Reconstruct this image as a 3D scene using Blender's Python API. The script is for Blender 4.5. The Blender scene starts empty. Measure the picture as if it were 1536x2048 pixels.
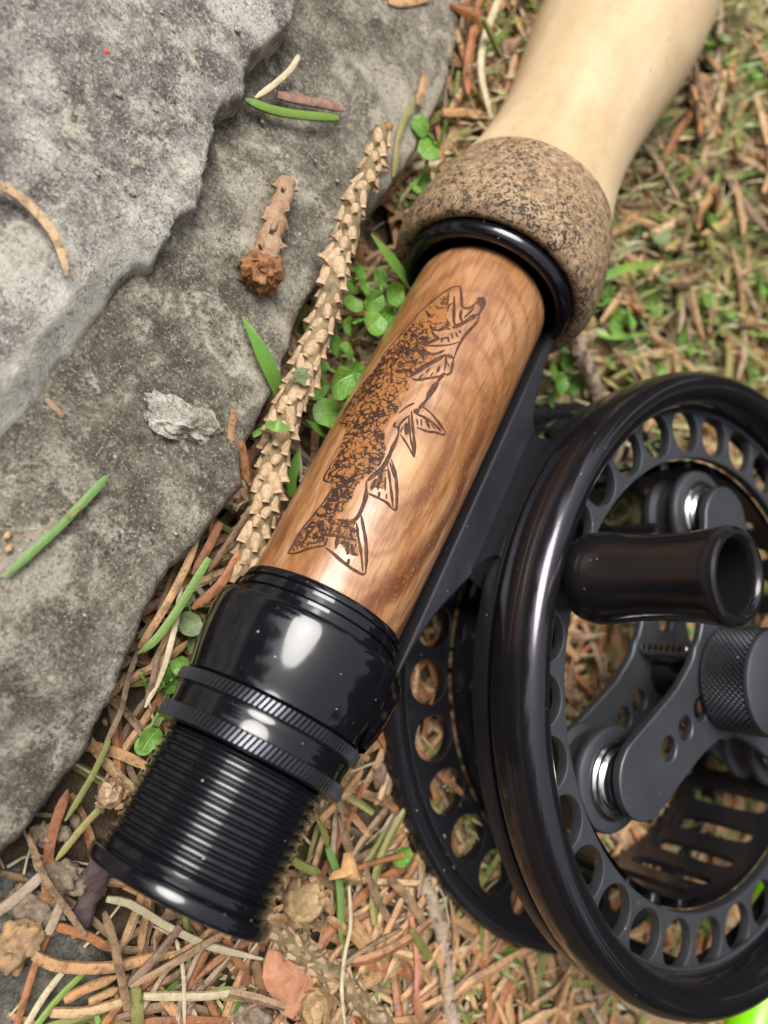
import bpy, bmesh, math, random
import numpy as np
from mathutils import Vector, Matrix, noise as mnoise
rnd = random.Random(7)
rs = np.random.RandomState(11)
PI = math.pi
C = bpy.context.scene.collection
sc = bpy.context.scene
sc.unit_settings.system = 'METRIC'
sc.unit_settings.scale_length = 0.01          # one unit is one centimetre

# ------------------------------------------------------------------ camera, sky, sun, exposure
CAMPOS = np.array([-4.336117, -3.918779, 9.759471])
ROT = np.array([[0.69947437, -0.56259843, -0.4407024],
                [0.41500341, 0.82179582, -0.39041491],
                [0.58181421, 0.09019222, 0.80830538]])
FPX = 1549.34
cam_d = bpy.data.cameras.new('camera')
cam = bpy.data.objects.new('camera', cam_d); C.objects.link(cam)
M4 = Matrix.Identity(4)
for i in range(3):
    for j in range(3):
        M4[i][j] = float(ROT[i, j])
    M4[i][3] = float(CAMPOS[i])
cam.matrix_world = M4
cam_d.sensor_fit = 'VERTICAL'
cam_d.sensor_height = 24.0
cam_d.lens = 24.0 * FPX / 2048.0
cam_d.clip_start = 0.1
cam_d.clip_end = 5000
cam_d.dof.use_dof = True
cam_d.dof.focus_distance = 9.3
cam_d.dof.aperture_fstop = (cam_d.lens * 1e-3) / 0.155   # an opening 0.155 units wide
sc.camera = cam

SUN_DIR = Vector((-0.56, 0.12, 0.80)).normalized()       # from the scene towards the bright part of the sky
w = bpy.data.worlds.new('World'); sc.world = w; w.use_nodes = True
nt = w.node_tree; nt.nodes.clear()
sky = nt.nodes.new('ShaderNodeTexSky'); sky.sky_type = 'NISHITA'; sky.sun_disc = False
sky.sun_elevation = math.asin(SUN_DIR.z)
sky.sun_rotation = math.atan2(SUN_DIR.x, SUN_DIR.y)
sky.air_density = 1.0; sky.dust_density = 3.0; sky.ozone_density = 1.0
hs = nt.nodes.new('ShaderNodeHueSaturation'); hs.inputs['Saturation'].default_value = 0.2
bg = nt.nodes.new('ShaderNodeBackground'); bg.inputs['Strength'].default_value = 0.11
out = nt.nodes.new('ShaderNodeOutputWorld')
nt.links.new(sky.outputs[0], hs.inputs['Color']); nt.links.new(hs.outputs[0], bg.inputs[0]); nt.links.new(bg.outputs[0], out.inputs[0])
sun_d = bpy.data.lights.new('sun', 'SUN'); sun_d.energy = 1.5; sun_d.angle = math.radians(34); sun_d.color = (1.0, 0.965, 0.90)
sun = bpy.data.objects.new('sun', sun_d); C.objects.link(sun)
sun.rotation_euler = SUN_DIR.to_track_quat('Z', 'Y').to_euler()
sun.location = SUN_DIR * 60
sc.view_settings.view_transform = 'Standard'
sc.view_settings.look = 'None'
sc.view_settings.exposure = 1.28
sc.view_settings.gamma = 1.0
sc.view_settings.use_curve_mapping = False
sc.render.engine = 'CYCLES'
sc.cycles.use_denoising = True
sc.cycles.max_bounces = 8

# ------------------------------------------------------------------ measuring helpers (sight line of the camera to a real height or to the rod)
def ray(px, py):
    r = ROT @ np.array([px - 768.0, 1024.0 - py, -FPX]); return r / np.linalg.norm(r)
def at(px, py, z):
    r = ray(px, py); return Vector((CAMPOS + r * ((z - CAMPOS[2]) / r[2])).tolist())
def proj(P):
    P = np.asarray(P, float); c = (P - CAMPOS) @ ROT
    return np.stack([768 + FPX * c[..., 0] / -c[..., 2], 1024 - FPX * c[..., 1] / -c[..., 2]], -1), -c[..., 2]
H = 1.55                                                  # height of the rod's axis
def on_rod(px, py, R):
    r = ray(px, py); o = CAMPOS - np.array([0, 0, H]); a = r[0]**2 + r[2]**2; b = o[0]*r[0] + o[2]*r[2]; c = o[0]**2 + o[2]**2 - R*R
    D = max(b*b - a*c, 0.0); q = o + r * ((-b - math.sqrt(D)) / a)
    return float(q[1]), math.atan2(q[2], q[0]) % (2*PI)            # along the rod, angle round it

# ------------------------------------------------------------------ mesh helpers
def mesh(name, V, F, mats=(), smooth=True, sharp=None):
    me = bpy.data.meshes.new(name); me.from_pydata([tuple(v) for v in V], [], [tuple(f) for f in F])
    for m in mats: me.materials.append(m)
    if smooth and len(me.polygons):
        me.polygons.foreach_set('use_smooth', [True] * len(me.polygons))
        if sharp: me.set_sharp_from_angle(angle=math.radians(sharp))
    me.update(); return me
def obj(name, me, parent=None, loc=None, rot=None, scale=None):
    o = bpy.data.objects.new(name, me); C.objects.link(o)
    if parent is not None: o.parent = parent
    if loc is not None: o.location = loc
    if rot is not None: o.rotation_euler = rot
    if scale is not None: o.scale = (scale,) * 3 if isinstance(scale, (int, float)) else scale
    return o
def tag(o, label=None, cat=None, group=None, kind=None):
    if label: o['label'] = label
    if cat: o['category'] = cat
    if group: o['group'] = group
    if kind: o['kind'] = kind
    return o
def empty(name, loc=(0, 0, 0)):
    o = bpy.data.objects.new(name, None); o.empty_display_size = .2; C.objects.link(o); o.location = loc; return o
def lathe(profile, n=96, axis='Z', closed=False):
    """profile of (radius, height); returns V,F. axis Y: height runs along +Y and the axis passes z = H."""
    V, F = [], []
    m = len(profile)
    for i in range(n):
        t = 2*PI*i/n
        for r, h in profile:
            if axis == 'Z': V.append((r*math.cos(t), r*math.sin(t), h))
            else: V.append((r*math.sin(t), h, H + r*math.cos(t)))
    for i in range(n):
        a, b = i*m, ((i+1) % n)*m
        for j in range(m if closed else m-1):
            k = (j+1) % m
            F.append((a+j, b+j, b+k, a+k))
    if not closed:
        for j in (0, m-1):
            if profile[j][0] > 1e-4:
                ring = [i*m+j for i in range(n)]
                F.append(tuple(ring) if j else tuple(ring[::-1]))
    return V, F
def tube(path, radii, sides=8, flat=1.0, cap=True, twist=0.0, up=(0, 0, 1)):
    P = [Vector(p) for p in path]; n = len(P); V, F = [], []
    for i in range(n):
        d = (P[min(i+1, n-1)] - P[max(i-1, 0)])
        d = d.normalized() if d.length > 1e-9 else Vector((0, 1, 0))
        u = Vector(up); s = d.cross(u)
        if s.length < 1e-3: s = d.cross(Vector((1, 0, 0)))
        s.normalize(); t = s.cross(d)
        for k in range(sides):
            a = 2*PI*k/sides + twist
            V.append(P[i] + s*(math.cos(a)*radii[i]) + t*(math.sin(a)*radii[i]*flat))
    for i in range(n-1):
        for k in range(sides):
            a, b = i*sides+k, i*sides+(k+1) % sides
            F.append((a, b, b+sides, a+sides))
    if cap:
        F.append(tuple(range(sides))[::-1]); F.append(tuple(range((n-1)*sides, n*sides)))
    return V, F
def smooth_path(pts, n):
    """Catmull-Rom through the points, n samples."""
    P = [Vector(p) for p in pts]
    if len(P) == 2: return [P[0].lerp(P[1], i/(n-1)) for i in range(n)]
    Q = [P[0]*2-P[1]] + P + [P[-1]*2-P[-2]]; out = []
    for i in range(n):
        x = i/(n-1)*(len(P)-1); k = min(int(x), len(P)-2); t = x-k
        a, b, c, d = Q[k:k+4]
        out.append(0.5*((2*b)+(c-a)*t+(2*a-5*b+4*c-d)*t*t+(3*b-a-3*c+d)*t**3))
    return out
class Bag:
    def __init__(s): s.V, s.F = [], []
    def add(s, vf, mat=None):
        V, F = vf; o = len(s.V)
        s.V += [mat @ Vector(v) for v in V] if mat is not None else [tuple(v) for v in V]
        s.F += [tuple(i+o for i in f) for f in F]
    def mesh(s, name, mats, smooth=True, sharp=None): return mesh(name, s.V, s.F, mats, smooth, sharp)

# vectorised noise for terrain and stones
_perm = rs.rand(256, 256)
def vnoise(x, y):
    xi, yi = np.floor(x).astype(int), np.floor(y).astype(int); fx, fy = x-xi, y-yi
    fx, fy = fx*fx*fx*(fx*(fx*6-15)+10), fy*fy*fy*(fy*(fy*6-15)+10)
    g = lambda a, b: _perm[a % 256, b % 256]
    return (g(xi, yi)*(1-fx)+g(xi+1, yi)*fx)*(1-fy)+(g(xi, yi+1)*(1-fx)+g(xi+1, yi+1)*fx)*fy
def fbm(x, y, o=4, f=1.0):
    s = 0; a = .5
    for k in range(o): s = s + a*(vnoise(x*f+17.3*k, y*f+9.1*k)-.5)*2; f *= 2.03; a *= .5
    return s

# ------------------------------------------------------------------ materials
class NT:
    def __init__(s, name):
        s.m = bpy.data.materials.new(name); s.m.use_nodes = True; s.t = s.m.node_tree; s.n = s.t.nodes
        s.b = s.n['Principled BSDF']
    def node(s, typ, **kw):
        x = s.n.new(typ)
        for k, v in kw.items(): setattr(x, k, v)
        return x
    def set(s, x, **kw):
        for k, v in kw.items():
            x.inputs[k.replace('_', ' ')].default_value = v
        return x
    def link(s, a, b): s.t.links.new(a, b)
    def coord(s, kind='Object', scale=None, rot=None):
        tc = s.node('ShaderNodeTexCoord'); o = tc.outputs[kind]
        if scale is None: return o
        mp = s.node('ShaderNodeMapping'); mp.inputs['Scale'].default_value = scale
        if rot: mp.inputs['Rotation'].default_value = rot
        s.link(o, mp.inputs['Vector']); return mp.outputs[0]
    def noise(s, vec, scale, detail=4, rough=.55, dist=0.0):
        x = s.node('ShaderNodeTexNoise'); x.inputs['Scale'].default_value = scale; x.inputs['Detail'].default_value = detail
        x.inputs['Roughness'].default_value = rough; x.inputs['Distortion'].default_value = dist; s.link(vec, x.inputs['Vector']); return x.outputs['Fac']
    def voronoi(s, vec, scale, feature='F1', rand=1.0):
        x = s.node('ShaderNodeTexVoronoi', feature=feature); x.inputs['Scale'].default_value = scale; x.inputs['Randomness'].default_value = rand
        s.link(vec, x.inputs['Vector']); return x
    def ramp(s, fac, stops, interp='LINEAR'):
        x = s.node('ShaderNodeValToRGB'); cr = x.color_ramp; cr.interpolation = interp
        while len(cr.elements) < len(stops): cr.elements.new(.5)
        for e, (p, c) in zip(cr.elements, stops): e.position = p; e.color = (*c, 1) if len(c) == 3 else c
        s.link(fac, x.inputs['Fac']); return x.outputs['Color']
    def mix(s, fac, a, b, mode='MIX'):
        x = s.node('ShaderNodeMix', data_type='RGBA', blend_type=mode)
        for sock, v in ((x.inputs[0], fac), (x.inputs[6], a), (x.inputs[7], b)):
            if isinstance(v, (int, float)): sock.default_value = v
            elif isinstance(v, tuple): sock.default_value = (*v, 1)
            else: s.link(v, sock)
        return x.outputs[2]
    def math(s, op, a, b=0.0, clamp=False):
        x = s.node('ShaderNodeMath', operation=op, use_clamp=clamp)
        for sock, v in ((x.inputs[0], a), (x.inputs[1], b)):
            if isinstance(v, (int, float)): sock.default_value = v
            else: s.link(v, sock)
        return x.outputs[0]
    def rng(s, v, a, b, c=0.0, d=1.0):
        x = s.node('ShaderNodeMapRange'); x.inputs[1].default_value = a; x.inputs[2].default_value = b; x.inputs[3].default_value = c; x.inputs[4].default_value = d
        s.link(v, x.inputs[0]); return x.outputs[0]
    def bump(s, h, strength, dist, prev=None):
        x = s.node('ShaderNodeBump'); x.inputs['Strength'].default_value = strength; x.inputs['Distance'].default_value = dist
        s.link(h, x.inputs['Height'])
        if prev is not None: s.link(prev, x.inputs['Normal'])
        s.link(x.outputs[0], s.b.inputs['Normal']); return x.outputs[0]
    def col(s, v):
        if isinstance(v, tuple): s.b.inputs['Base Color'].default_value = (*v, 1)
        else: s.link(v, s.b.inputs['Base Color'])
    def rough(s, v):
        if isinstance(v, (int, float)): s.b.inputs['Roughness'].default_value = v
        else: s.link(v, s.b.inputs['Roughness'])
    def spec(s, v): s.b.inputs['Specular IOR Level'].default_value = v
    def rand(s):
        g = s.node('ShaderNodeNewGeometry'); o = s.node('ShaderNodeObjectInfo')
        return s.math('FRACT', s.math('ADD', g.outputs['Random Per Island'], o.outputs['Random']))

def m_black_gloss():
    t = NT('black_gloss_lacquer'); co = t.coord()
    t.col((0.006, 0.006, 0.008)); t.spec(0.55)
    t.rough(t.rng(t.noise(co, 3.0, 5), .35, .7, .07, .15))
    # dust specks
    v = t.voronoi(co, 6.5); sz = t.rng(v.outputs['Color'], 0.2, .8, -.06, .075)
    d = t.math('LESS_THAN', v.outputs['Distance'], t.math('MAXIMUM', sz, 0.0))
    t.col(t.mix(d, (0.006, 0.006, 0.008), (.35, .33, .3)))
    return t.m
def m_anodised(name, base, metal, rough, spec=.6):
    t = NT(name); co = t.coord()
    v = t.voronoi(co, 5.5); sz = t.rng(v.outputs['Color'], 0.2, .8, -.06, .075)
    d = t.math('LESS_THAN', v.outputs['Distance'], t.math('MAXIMUM', sz, 0.0))
    t.col(t.mix(d, base, (.4, .38, .35))); t.b.inputs['Metallic'].default_value = metal; t.spec(spec)
    t.rough(t.rng(t.noise(co, 2.0, 6, .6), .3, .7, rough-.05, rough+.07))
    t.bump(t.noise(co, 60.0, 2), .04, .01)
    return t.m
def m_steel():
    t = NT('polished_steel'); t.col((.55, .54, .52)); t.b.inputs['Metallic'].default_value = 1; t.rough(.22); return t.m
def m_cork():
    t = NT('pale_cork'); co = t.coord()
    a = t.ramp(t.noise(t.coord(scale=(1.2, .35, 1.2)), 1.1, 5, .6), [(.3, (.46, .325, .185)), (.55, (.56, .42, .26)), (.75, (.63, .50, .335))])
    streak = t.rng(t.noise(t.coord(scale=(2.0, 14.0, 2.0)), 1.2, 4, .7), .55, .72)
    a = t.mix(t.math('MULTIPLY', streak, .35), a, (.46, .28, .14))
    sy = t.node('ShaderNodeSeparateXYZ'); t.link(co, sy.inputs[0])
    band = t.math('PINGPONG', t.math('ADD', sy.outputs[1], t.math('MULTIPLY', t.noise(co, 1.5, 3), .05)), .65)
    a = t.mix(t.math('MULTIPLY', t.math('LESS_THAN', band, .012), .3), a, (.40, .24, .12))
    a = t.mix(t.rng(t.noise(co, 18, 4, .7), .58, .72, 0, .35), a, (.40, .25, .13))
    pv = t.voronoi(t.coord(scale=(1, 2.2, 1)), 3.6); pit = t.math('LESS_THAN', pv.outputs['Distance'], t.math('MAXIMUM', t.rng(pv.outputs['Color'], .35, .9, -.05, .16), 0.0))
    a = t.mix(t.math('MULTIPLY', pit, .55), a, (.30, .17, .08))
    t.col(a); t.rough(.75); t.spec(.25); t.bump(t.noise(co, 14, 5), .12, .04); return t.m
def m_burl():
    t = NT('burl_cork_composite'); co = t.coord()
    n1 = t.noise(co, 7.5, 5, .65, .6); n2 = t.noise(co, 13.0, 4, .7, 1.2)
    base = t.ramp(n1, [(.3, (.20, .125, .072)), (.5, (.33, .22, .125)), (.68, (.45, .32, .195))])
    dark = t.rng(n2, .505, .535)
    big = t.rng(t.noise(co, 1.6, 3), .38, .58)
    a = t.mix(t.math('MULTIPLY', dark, t.rng(big, 0, 1, .55, .97)), base, (.022, .02, .02))
    cr = t.voronoi(co, 8.0, 'DISTANCE_TO_EDGE').outputs['Distance']
    a = t.mix(t.math('MULTIPLY', t.rng(cr, .035, .0), .5), a, (.06, .04, .03))
    t.col(a); t.rough(.7); t.spec(.25); t.bump(n1, .25, .04); return t.m
def m_wood():
    t = NT('oiled_figured_wood')
    uv = t.node('ShaderNodeUVMap'); uv.uv_map = 'UVMap'
    sep = t.node('ShaderNodeSeparateXYZ'); t.link(uv.outputs[0], sep.inputs[0])
    u, v = sep.outputs[0], sep.outputs[1]                 # arc length, along the rod
    wob = t.noise(uv.outputs[0], .9, 3)
    du = t.math('SUBTRACT', u, KNOT[0]); dv = t.math('MULTIPLY', t.math('SUBTRACT', v, KNOT[1]), .45)
    d = t.math('SQRT', t.math('ADD', t.math('MULTIPLY', du, du), t.math('MULTIPLY', dv, dv)))
    d = t.math('ADD', d, t.math('MULTIPLY', wob, .45))
    # growth rings, finer away from the knot
    ring = t.math('SINE', t.math('MULTIPLY', d, 34.0)); ring2 = t.math('SINE', t.math('MULTIPLY', d, 13.0))
    mp = t.node('ShaderNodeMapping'); mp.inputs['Scale'].default_value = (9, .9, 1); t.link(uv.outputs[0], mp.inputs['Vector'])
    fibre = t.noise(mp.outputs[0], 2.2, 6, .65)
    mp2 = t.node('ShaderNodeMapping'); mp2.inputs['Scale'].default_value = (1, .35, 1); t.link(uv.outputs[0], mp2.inputs['Vector'])
    broad = t.noise(mp2.outputs[0], 1.5, 4, .55, .5)
    base = t.ramp(broad, [(.30, (.20, .075, .021)), (.44, (.32, .140, .048)), (.58, (.41, .21, .098)), (.75, (.46, .275, .155))])
    side = t.rng(u, KNOT[0]-.05, KNOT[0]-.75)               # darker stripy heartwood on the reel side
    low = t.rng(v, 2.2, -.6)
    stripe = t.math('MULTIPLY', t.rng(ring2, -.1, .9), t.rng(t.math('MULTIPLY', side, low), .0, .4))
    a = t.mix(t.math('MULTIPLY', stripe, .9), base, (.105, .030, .009))
    a = t.mix(t.math('MULTIPLY', t.rng(ring, .1, 1.0), .42), a, (.17, .055, .016))
    a = t.mix(t.math('MULTIPLY', t.rng(fibre, .48, .62), .6), a, (.17, .055, .016))
    a = t.mix(t.math('MULTIPLY', t.rng(fibre, .46, .3), .35), a, (.50, .28, .14))
    knot = t.rng(t.math('ADD', t.math('SQRT', t.math('ADD', t.math('MULTIPLY', du, du), t.math('MULTIPLY', dv, dv))), t.math('MULTIPLY', wob, .2)), .36, .15)
    a = t.mix(t.math('MULTIPLY', knot, .8), a, (.56, .33, .15))
    # pores: short pale flecks along the grain and a few dark ones
    mp3 = t.node('ShaderNodeMapping'); mp3.inputs['Scale'].default_value = (30, 15, 1); t.link(uv.outputs[0], mp3.inputs['Vector'])
    vo = t.voronoi(mp3.outputs[0], 1.0); pore = t.math('LESS_THAN', vo.outputs['Distance'], .26)
    pick = t.rng(vo.outputs['Color'], .35, .6)
    a = t.mix(t.math('MULTIPLY', t.math('MULTIPLY', t.math('MULTIPLY', pore, pick), t.rng(side, 0, 1, .25, 1)), .42), a, (.56, .33, .16))
    mp4 = t.node('ShaderNodeMapping'); mp4.inputs['Scale'].default_value = (13, 7, 1); t.link(uv.outputs[0], mp4.inputs['Vector'])
    vo2 = t.voronoi(mp4.outputs[0], 1.0); pore2 = t.math('MULTIPLY', t.math('LESS_THAN', vo2.outputs['Distance'], .09), t.math('GREATER_THAN', vo2.outputs['Color'], .5))
    a = t.mix(t.math('MULTIPLY', pore2, .6), a, (.13, .04, .015))
    t.col(a); t.rough(t.rng(fibre, .3, .7, .34, .46)); t.spec(.45)
    t.b.inputs['Coat Weight'].default_value = .5; t.b.inputs['Coat Roughness'].default_value = .16
    t.bump(fibre, .10, .02); return t.m
KNOT = (-1.0, 0.0)
def m_burn(name, dark, pale, lo, hi, sc_=9.0):
    t = NT(name); co = t.coord()
    at_ = t.node('ShaderNodeAttribute'); at_.attribute_name = 'burn'
    n = t.noise(co, sc_, 4, .7, 1.6); n2 = t.noise(co, sc_*2.3, 3, .6, .8)
    nz = t.node('ShaderNodeTexNoise'); nz.inputs['Scale'].default_value = 7; nz.inputs['Detail'].default_value = 3; t.link(co, nz.inputs['Vector'])
    sc3 = t.node('ShaderNodeVectorMath', operation='SCALE'); sc3.inputs['Scale'].default_value = .22; t.link(nz.outputs['Color'], sc3.inputs[0])
    ad3 = t.node('ShaderNodeVectorMath', operation='ADD'); t.link(co, ad3.inputs[0]); t.link(sc3.outputs[0], ad3.inputs[1])
    ed = t.rng(t.voronoi(ad3.outputs[0], 10.5, 'DISTANCE_TO_EDGE').outputs['Distance'], .20, .0)
    s = t.math('ADD', t.math('ADD', t.math('MULTIPLY', n, .55), t.math('MULTIPLY', n2, .25)), t.math('ADD', t.math('MULTIPLY', at_.outputs['Fac'], .30), t.math('MULTIPLY', ed, .20)))
    f = t.rng(s, lo, hi)
    a = t.mix(f, pale, dark)
    t.col(a); t.rough(.6); t.spec(.3); t.bump(s, -.6, .03); return t.m
def m_stone(name, dark, mid, light, lichen, seed):
    t = NT(name); tc = t.node('ShaderNodeTexCoord'); mp = t.node('ShaderNodeMapping'); mp.inputs['Location'].default_value = (seed, seed*2, 0)
    t.link(tc.outputs['Object'], mp.inputs['Vector']); co = mp.outputs[0]
    big = t.noise(co, .55, 5, .6, .4); med = t.noise(co, 2.1, 6, .65, .3); fine = t.noise(co, 10, 6, .8)
    grit = t.noise(co, 26, 4, .8)
    s = t.math('ADD', t.math('ADD', t.math('MULTIPLY', big, .42), t.math('MULTIPLY', med, .38)), t.math('MULTIPLY', fine, .20))
    a = t.ramp(s, [(.435, dark), (.50, mid), (.565, light)])
    a = t.mix(t.rng(grit, .46, .36, 0, .8), a, tuple(c*.28 for c in dark))
    a = t.mix(t.rng(grit, .55, .66, 0, .75), a, tuple(min(1, c*1.45) for c in light))
    pa = t.math('MULTIPLY', t.rng(t.noise(co, 1.15, 6, .72, .8), .51, .60), t.rng(fine, .42, .56))
    a = t.mix(t.math('MULTIPLY', pa, .75), a, lichen)
    rust = t.math('MULTIPLY', t.rng(t.noise(co, .8, 4), .56, .68), t.rng(t.noise(co, 6, 4), .48, .62))
    a = t.mix(t.math('MULTIPLY', rust, .35), a, (.23, .165, .09))
    vo = t.voronoi(co, 4.2); sp = t.math('MULTIPLY', t.math('LESS_THAN', vo.outputs['Distance'], .09), t.math('GREATER_THAN', vo.outputs['Color'], .62))
    a = t.mix(t.math('MULTIPLY', sp, .7), a, (.55, .53, .47))
    fr = t.node('ShaderNodeAttribute'); fr.attribute_name = 'fresh'
    a = t.mix(t.math('MULTIPLY', fr.outputs['Fac'], t.rng(med, .35, .6, .6, 1.0)), a, (.66, .635, .55))
    # hairline cracks
    wv = t.node('ShaderNodeVectorMath', operation='ADD'); t.link(co, wv.inputs[0])
    nn = t.node('ShaderNodeTexNoise'); nn.inputs['Scale'].default_value = 6; t.link(co, nn.inputs['Vector'])
    sm = t.node('ShaderNodeVectorMath', operation='SCALE'); sm.inputs['Scale'].default_value = .22; t.link(nn.outputs['Color'], sm.inputs[0]); t.link(sm.outputs[0], wv.inputs[1])
    cr = t.voronoi(wv.outputs[0], 8.5, 'DISTANCE_TO_EDGE').outputs['Distance']
    crm = t.math('MULTIPLY', t.rng(cr, .045, .0), t.rng(t.noise(co, 1.3, 3), .46, .56))
    a = t.mix(t.math('MULTIPLY', crm, .75), a, tuple(c*.3 for c in dark))
    t.col(a); t.rough(.86); t.spec(.3)
    b1 = t.bump(grit, .6, .04)
    b2 = t.bump(fine, .7, .07, b1)
    b3 = t.bump(crm, -.4, .03, b2)
    t.bump(med, .35, .15, b3); return t.m
def m_soil():
    t = NT('dark_forest_soil'); co = t.coord()
    big = t.noise(co, .5, 4); med = t.noise(co, 3.0, 6, .7); g = t.noise(co, 22, 4, .7)
    a = t.ramp(med, [(.3, (.035, .024, .015)), (.5, (.085, .06, .038)), (.7, (.16, .12, .08))])
    mo = t.math('MULTIPLY', t.rng(big, .42, .6), t.rng(t.noise(co, 5, 5, .7), .4, .6))
    a = t.mix(t.math('MULTIPLY', mo, .6), a, (.10, .10, .035))
    a = t.mix(t.rng(g, .6, .75, 0, .6), a, (.26, .21, .15))
    t.col(a); t.rough(.95); t.spec(.15); t.bump(t.math('ADD', med, t.math('MULTIPLY', g, .5)), .9, .12); return t.m
def m_needle(name, cols, streak=(.05, .03, .02), sat=.5, gloss=.5):
    t = NT(name); r = t.rand(); co = t.coord()
    n = len(cols)
    a = t.ramp(r, [((i+.5)/n, c) for i, c in enumerate(cols)])
    g = t.noise(co, 5.0, 5, .75); f = t.noise(co, 26.0, 3, .7)
    a = t.mix(t.rng(g, .50, .60, 0, sat), a, streak)
    a = t.mix(t.rng(g, .46, .36, 0, .4), a, tuple(min(1, c*1.45) for c in cols[0]))
    a = t.mix(t.rng(f, .56, .66, 0, .6), a, streak)
    t.col(a); t.rough(gloss); t.spec(.35); t.bump(f, .6, .02); return t.m
def m_leaf(name, c1, c2, veins=False):
    t = NT(name); r = t.rand(); co = t.coord()
    a = t.mix(r, c1, c2); n = t.noise(co, 4.0, 5, .7)
    a = t.mix(t.rng(n, .45, .75, 0, .5), a, tuple(c*.45 for c in c1))
    a = t.mix(t.rng(t.noise(co, 1.3, 3), .5, .7, 0, .5), a, (c2[0]*1.5, c2[1]*1.15, c2[2]*.8))
    if veins:
        sp = t.node('ShaderNodeSeparateXYZ'); t.link(co, sp.inputs[0]); ay = t.math('ABSOLUTE', sp.outputs[1])
        v = t.math('SINE', t.math('ADD', t.math('MULTIPLY', sp.outputs[0], 34.0), t.math('MULTIPLY', ay, -40.0)))
        v = t.math('MAXIMUM', t.rng(v, .80, 1.0, 0, .6), t.rng(ay, .035, .012))
        a = t.mix(t.math('MULTIPLY', v, .5), a, tuple(min(1, c*1.7+.05) for c in c2))
        t.bump(t.math('ADD', n, t.math('MULTIPLY', v, -1.2)), .5, .03)
    else: t.bump(n, .3, .03)
    t.col(a); t.rough(.36); t.spec(.5)
    tr = t.node('ShaderNodeBsdfTranslucent'); t.link(a, tr.inputs['Color'])
    ms = t.node('ShaderNodeMixShader'); ms.inputs[0].default_value = .25
    out = t.n['Material Output']; t.link(t.b.outputs[0], ms.inputs[1]); t.link(tr.outputs[0], ms.inputs[2]); t.link(ms.outputs[0], out.inputs['Surface'])
    return t.m
def m_bark(name, dark, mid, light, scale=7.0, green=0.0):
    t = NT(name); r = t.rand(); co = t.coord(); n = t.noise(co, scale, 6, .75, .5); f = t.noise(co, scale*4, 3, .7)
    a = t.ramp(n, [(.32, dark), (.48, mid), (.66, light)])
    a = t.mix(t.math('MULTIPLY', t.math('SUBTRACT', r, .5), .5), a, light)
    a = t.mix(t.rng(f, .6, .74, 0, .5), a, tuple(c*.4 for c in dark))
    if green: a = t.mix(t.rng(t.noise(co, scale*.5, 4), .54, .66, 0, green), a, (.10, .13, .04))
    t.col(a); t.rough(.85); t.spec(.2); t.bump(n, .9, .05); return t.m

GLOSS = m_black_gloss()
ANOD = m_anodised('black_anodised_satin', (.026, .025, .030), .6, .22)
ANODM = m_anodised('black_anodised_matte', (.10, .103, .115), .8, .48)
HANDLE = m_anodised('black_handle', (.028, .026, .028), .65, .17)
FOOTM = m_anodised('black_anodised_foot', (.060, .060, .070), .8, .34)
KNURLM = m_anodised('black_knurl', (.06, .06, .07), .8, .27)
RIM = m_anodised('black_rim_polished', (.058, .054, .062), .85, .12)
STEEL = m_steel(); CORK = m_cork(); BURL = m_burl()
STONE_UP = m_stone('weathered_slate', (.135, .118, .104), (.305, .284, .252), (.54, .51, .45), (.64, .60, .48), 3.7)
STONE_LO = m_stone('weathered_greywacke', (.092, .079, .060), (.185, .163, .125), (.38, .345, .28), (.50, .46, .37), 11.2)
STONE_CHIP = m_stone('pale_stone_flake', (.24, .22, .17), (.44, .42, .35), (.60, .58, .50), (.6, .56, .44), 1.2)
SOIL = m_soil()
N_TAN = m_needle('tan_needle', [(.40, .23, .11), (.47, .28, .14), (.43, .22, .10), (.52, .36, .20)])
N_RUST = m_needle('rust_needle', [(.31, .12, .045), (.37, .155, .06), (.26, .10, .045), (.36, .18, .09)])
N_GREY = m_needle('weathered_needle', [(.24, .15, .085), (.30, .19, .11), (.19, .115, .07), (.33, .24, .16)], sat=.6)
N_GREEN = m_needle('green_needle', [(.13, .22, .04), (.17, .26, .05), (.12, .21, .06)], (.16, .22, .05), .3, .38)
N_OLIVE = m_needle('olive_needle', [(.16, .18, .045), (.20, .20, .06), (.24, .20, .07)], (.09, .10, .03), .4)
N_PALE = m_needle('pale_straw', [(.50, .42, .27), (.56, .46, .31), (.44, .38, .24)], (.25, .19, .11), .3)
N_PINK = m_needle('pink_stem', [(.45, .16, .11), (.48, .20, .13)], (.25, .09, .06), .3)
N_DARK = m_needle('dark_wet_needle', [(.17, .085, .045), (.21, .11, .055)], (.05, .03, .02), .6)
LEAF = m_leaf('bright_clover_leaf', (.10, .26, .03), (.20, .38, .075), True)
LEAF_D = m_leaf('dull_grey_green_leaf', (.13, .19, .08), (.20, .26, .12), True)
GRASS = m_leaf('grass_blade', (.11, .27, .035), (.19, .34, .06))
MOSS_P = m_leaf('dry_pale_moss', (.46, .36, .19), (.64, .55, .35))
MOSS = m_leaf('olive_moss', (.20, .25, .06), (.50, .50, .26))
TWIG = m_bark('pale_spruce_twig', (.25, .15, .08), (.48, .33, .20), (.66, .50, .345), 6.0, .25)
TWIG_STEM = m_bark('olive_twig_stem', (.10, .07, .035), (.22, .16, .085), (.34, .26, .15), 6.0, .4)
TWIG_G = m_bark('grey_spruce_twig', (.18, .125, .085), (.33, .25, .18), (.45, .36, .28), 6.0, .15)
BUD = m_bark('red_brown_bud', (.10, .04, .02), (.26, .115, .05), (.42, .22, .11), 8.0)
BUDP = m_bark('tan_bud_scale', (.22, .13, .06), (.42, .28, .14), (.56, .40, .22), 8.0)
CRUMB = m_bark('dry_soil_crumb', (.085, .06, .04), (.20, .15, .105), (.34, .27, .20), 5.0)
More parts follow.
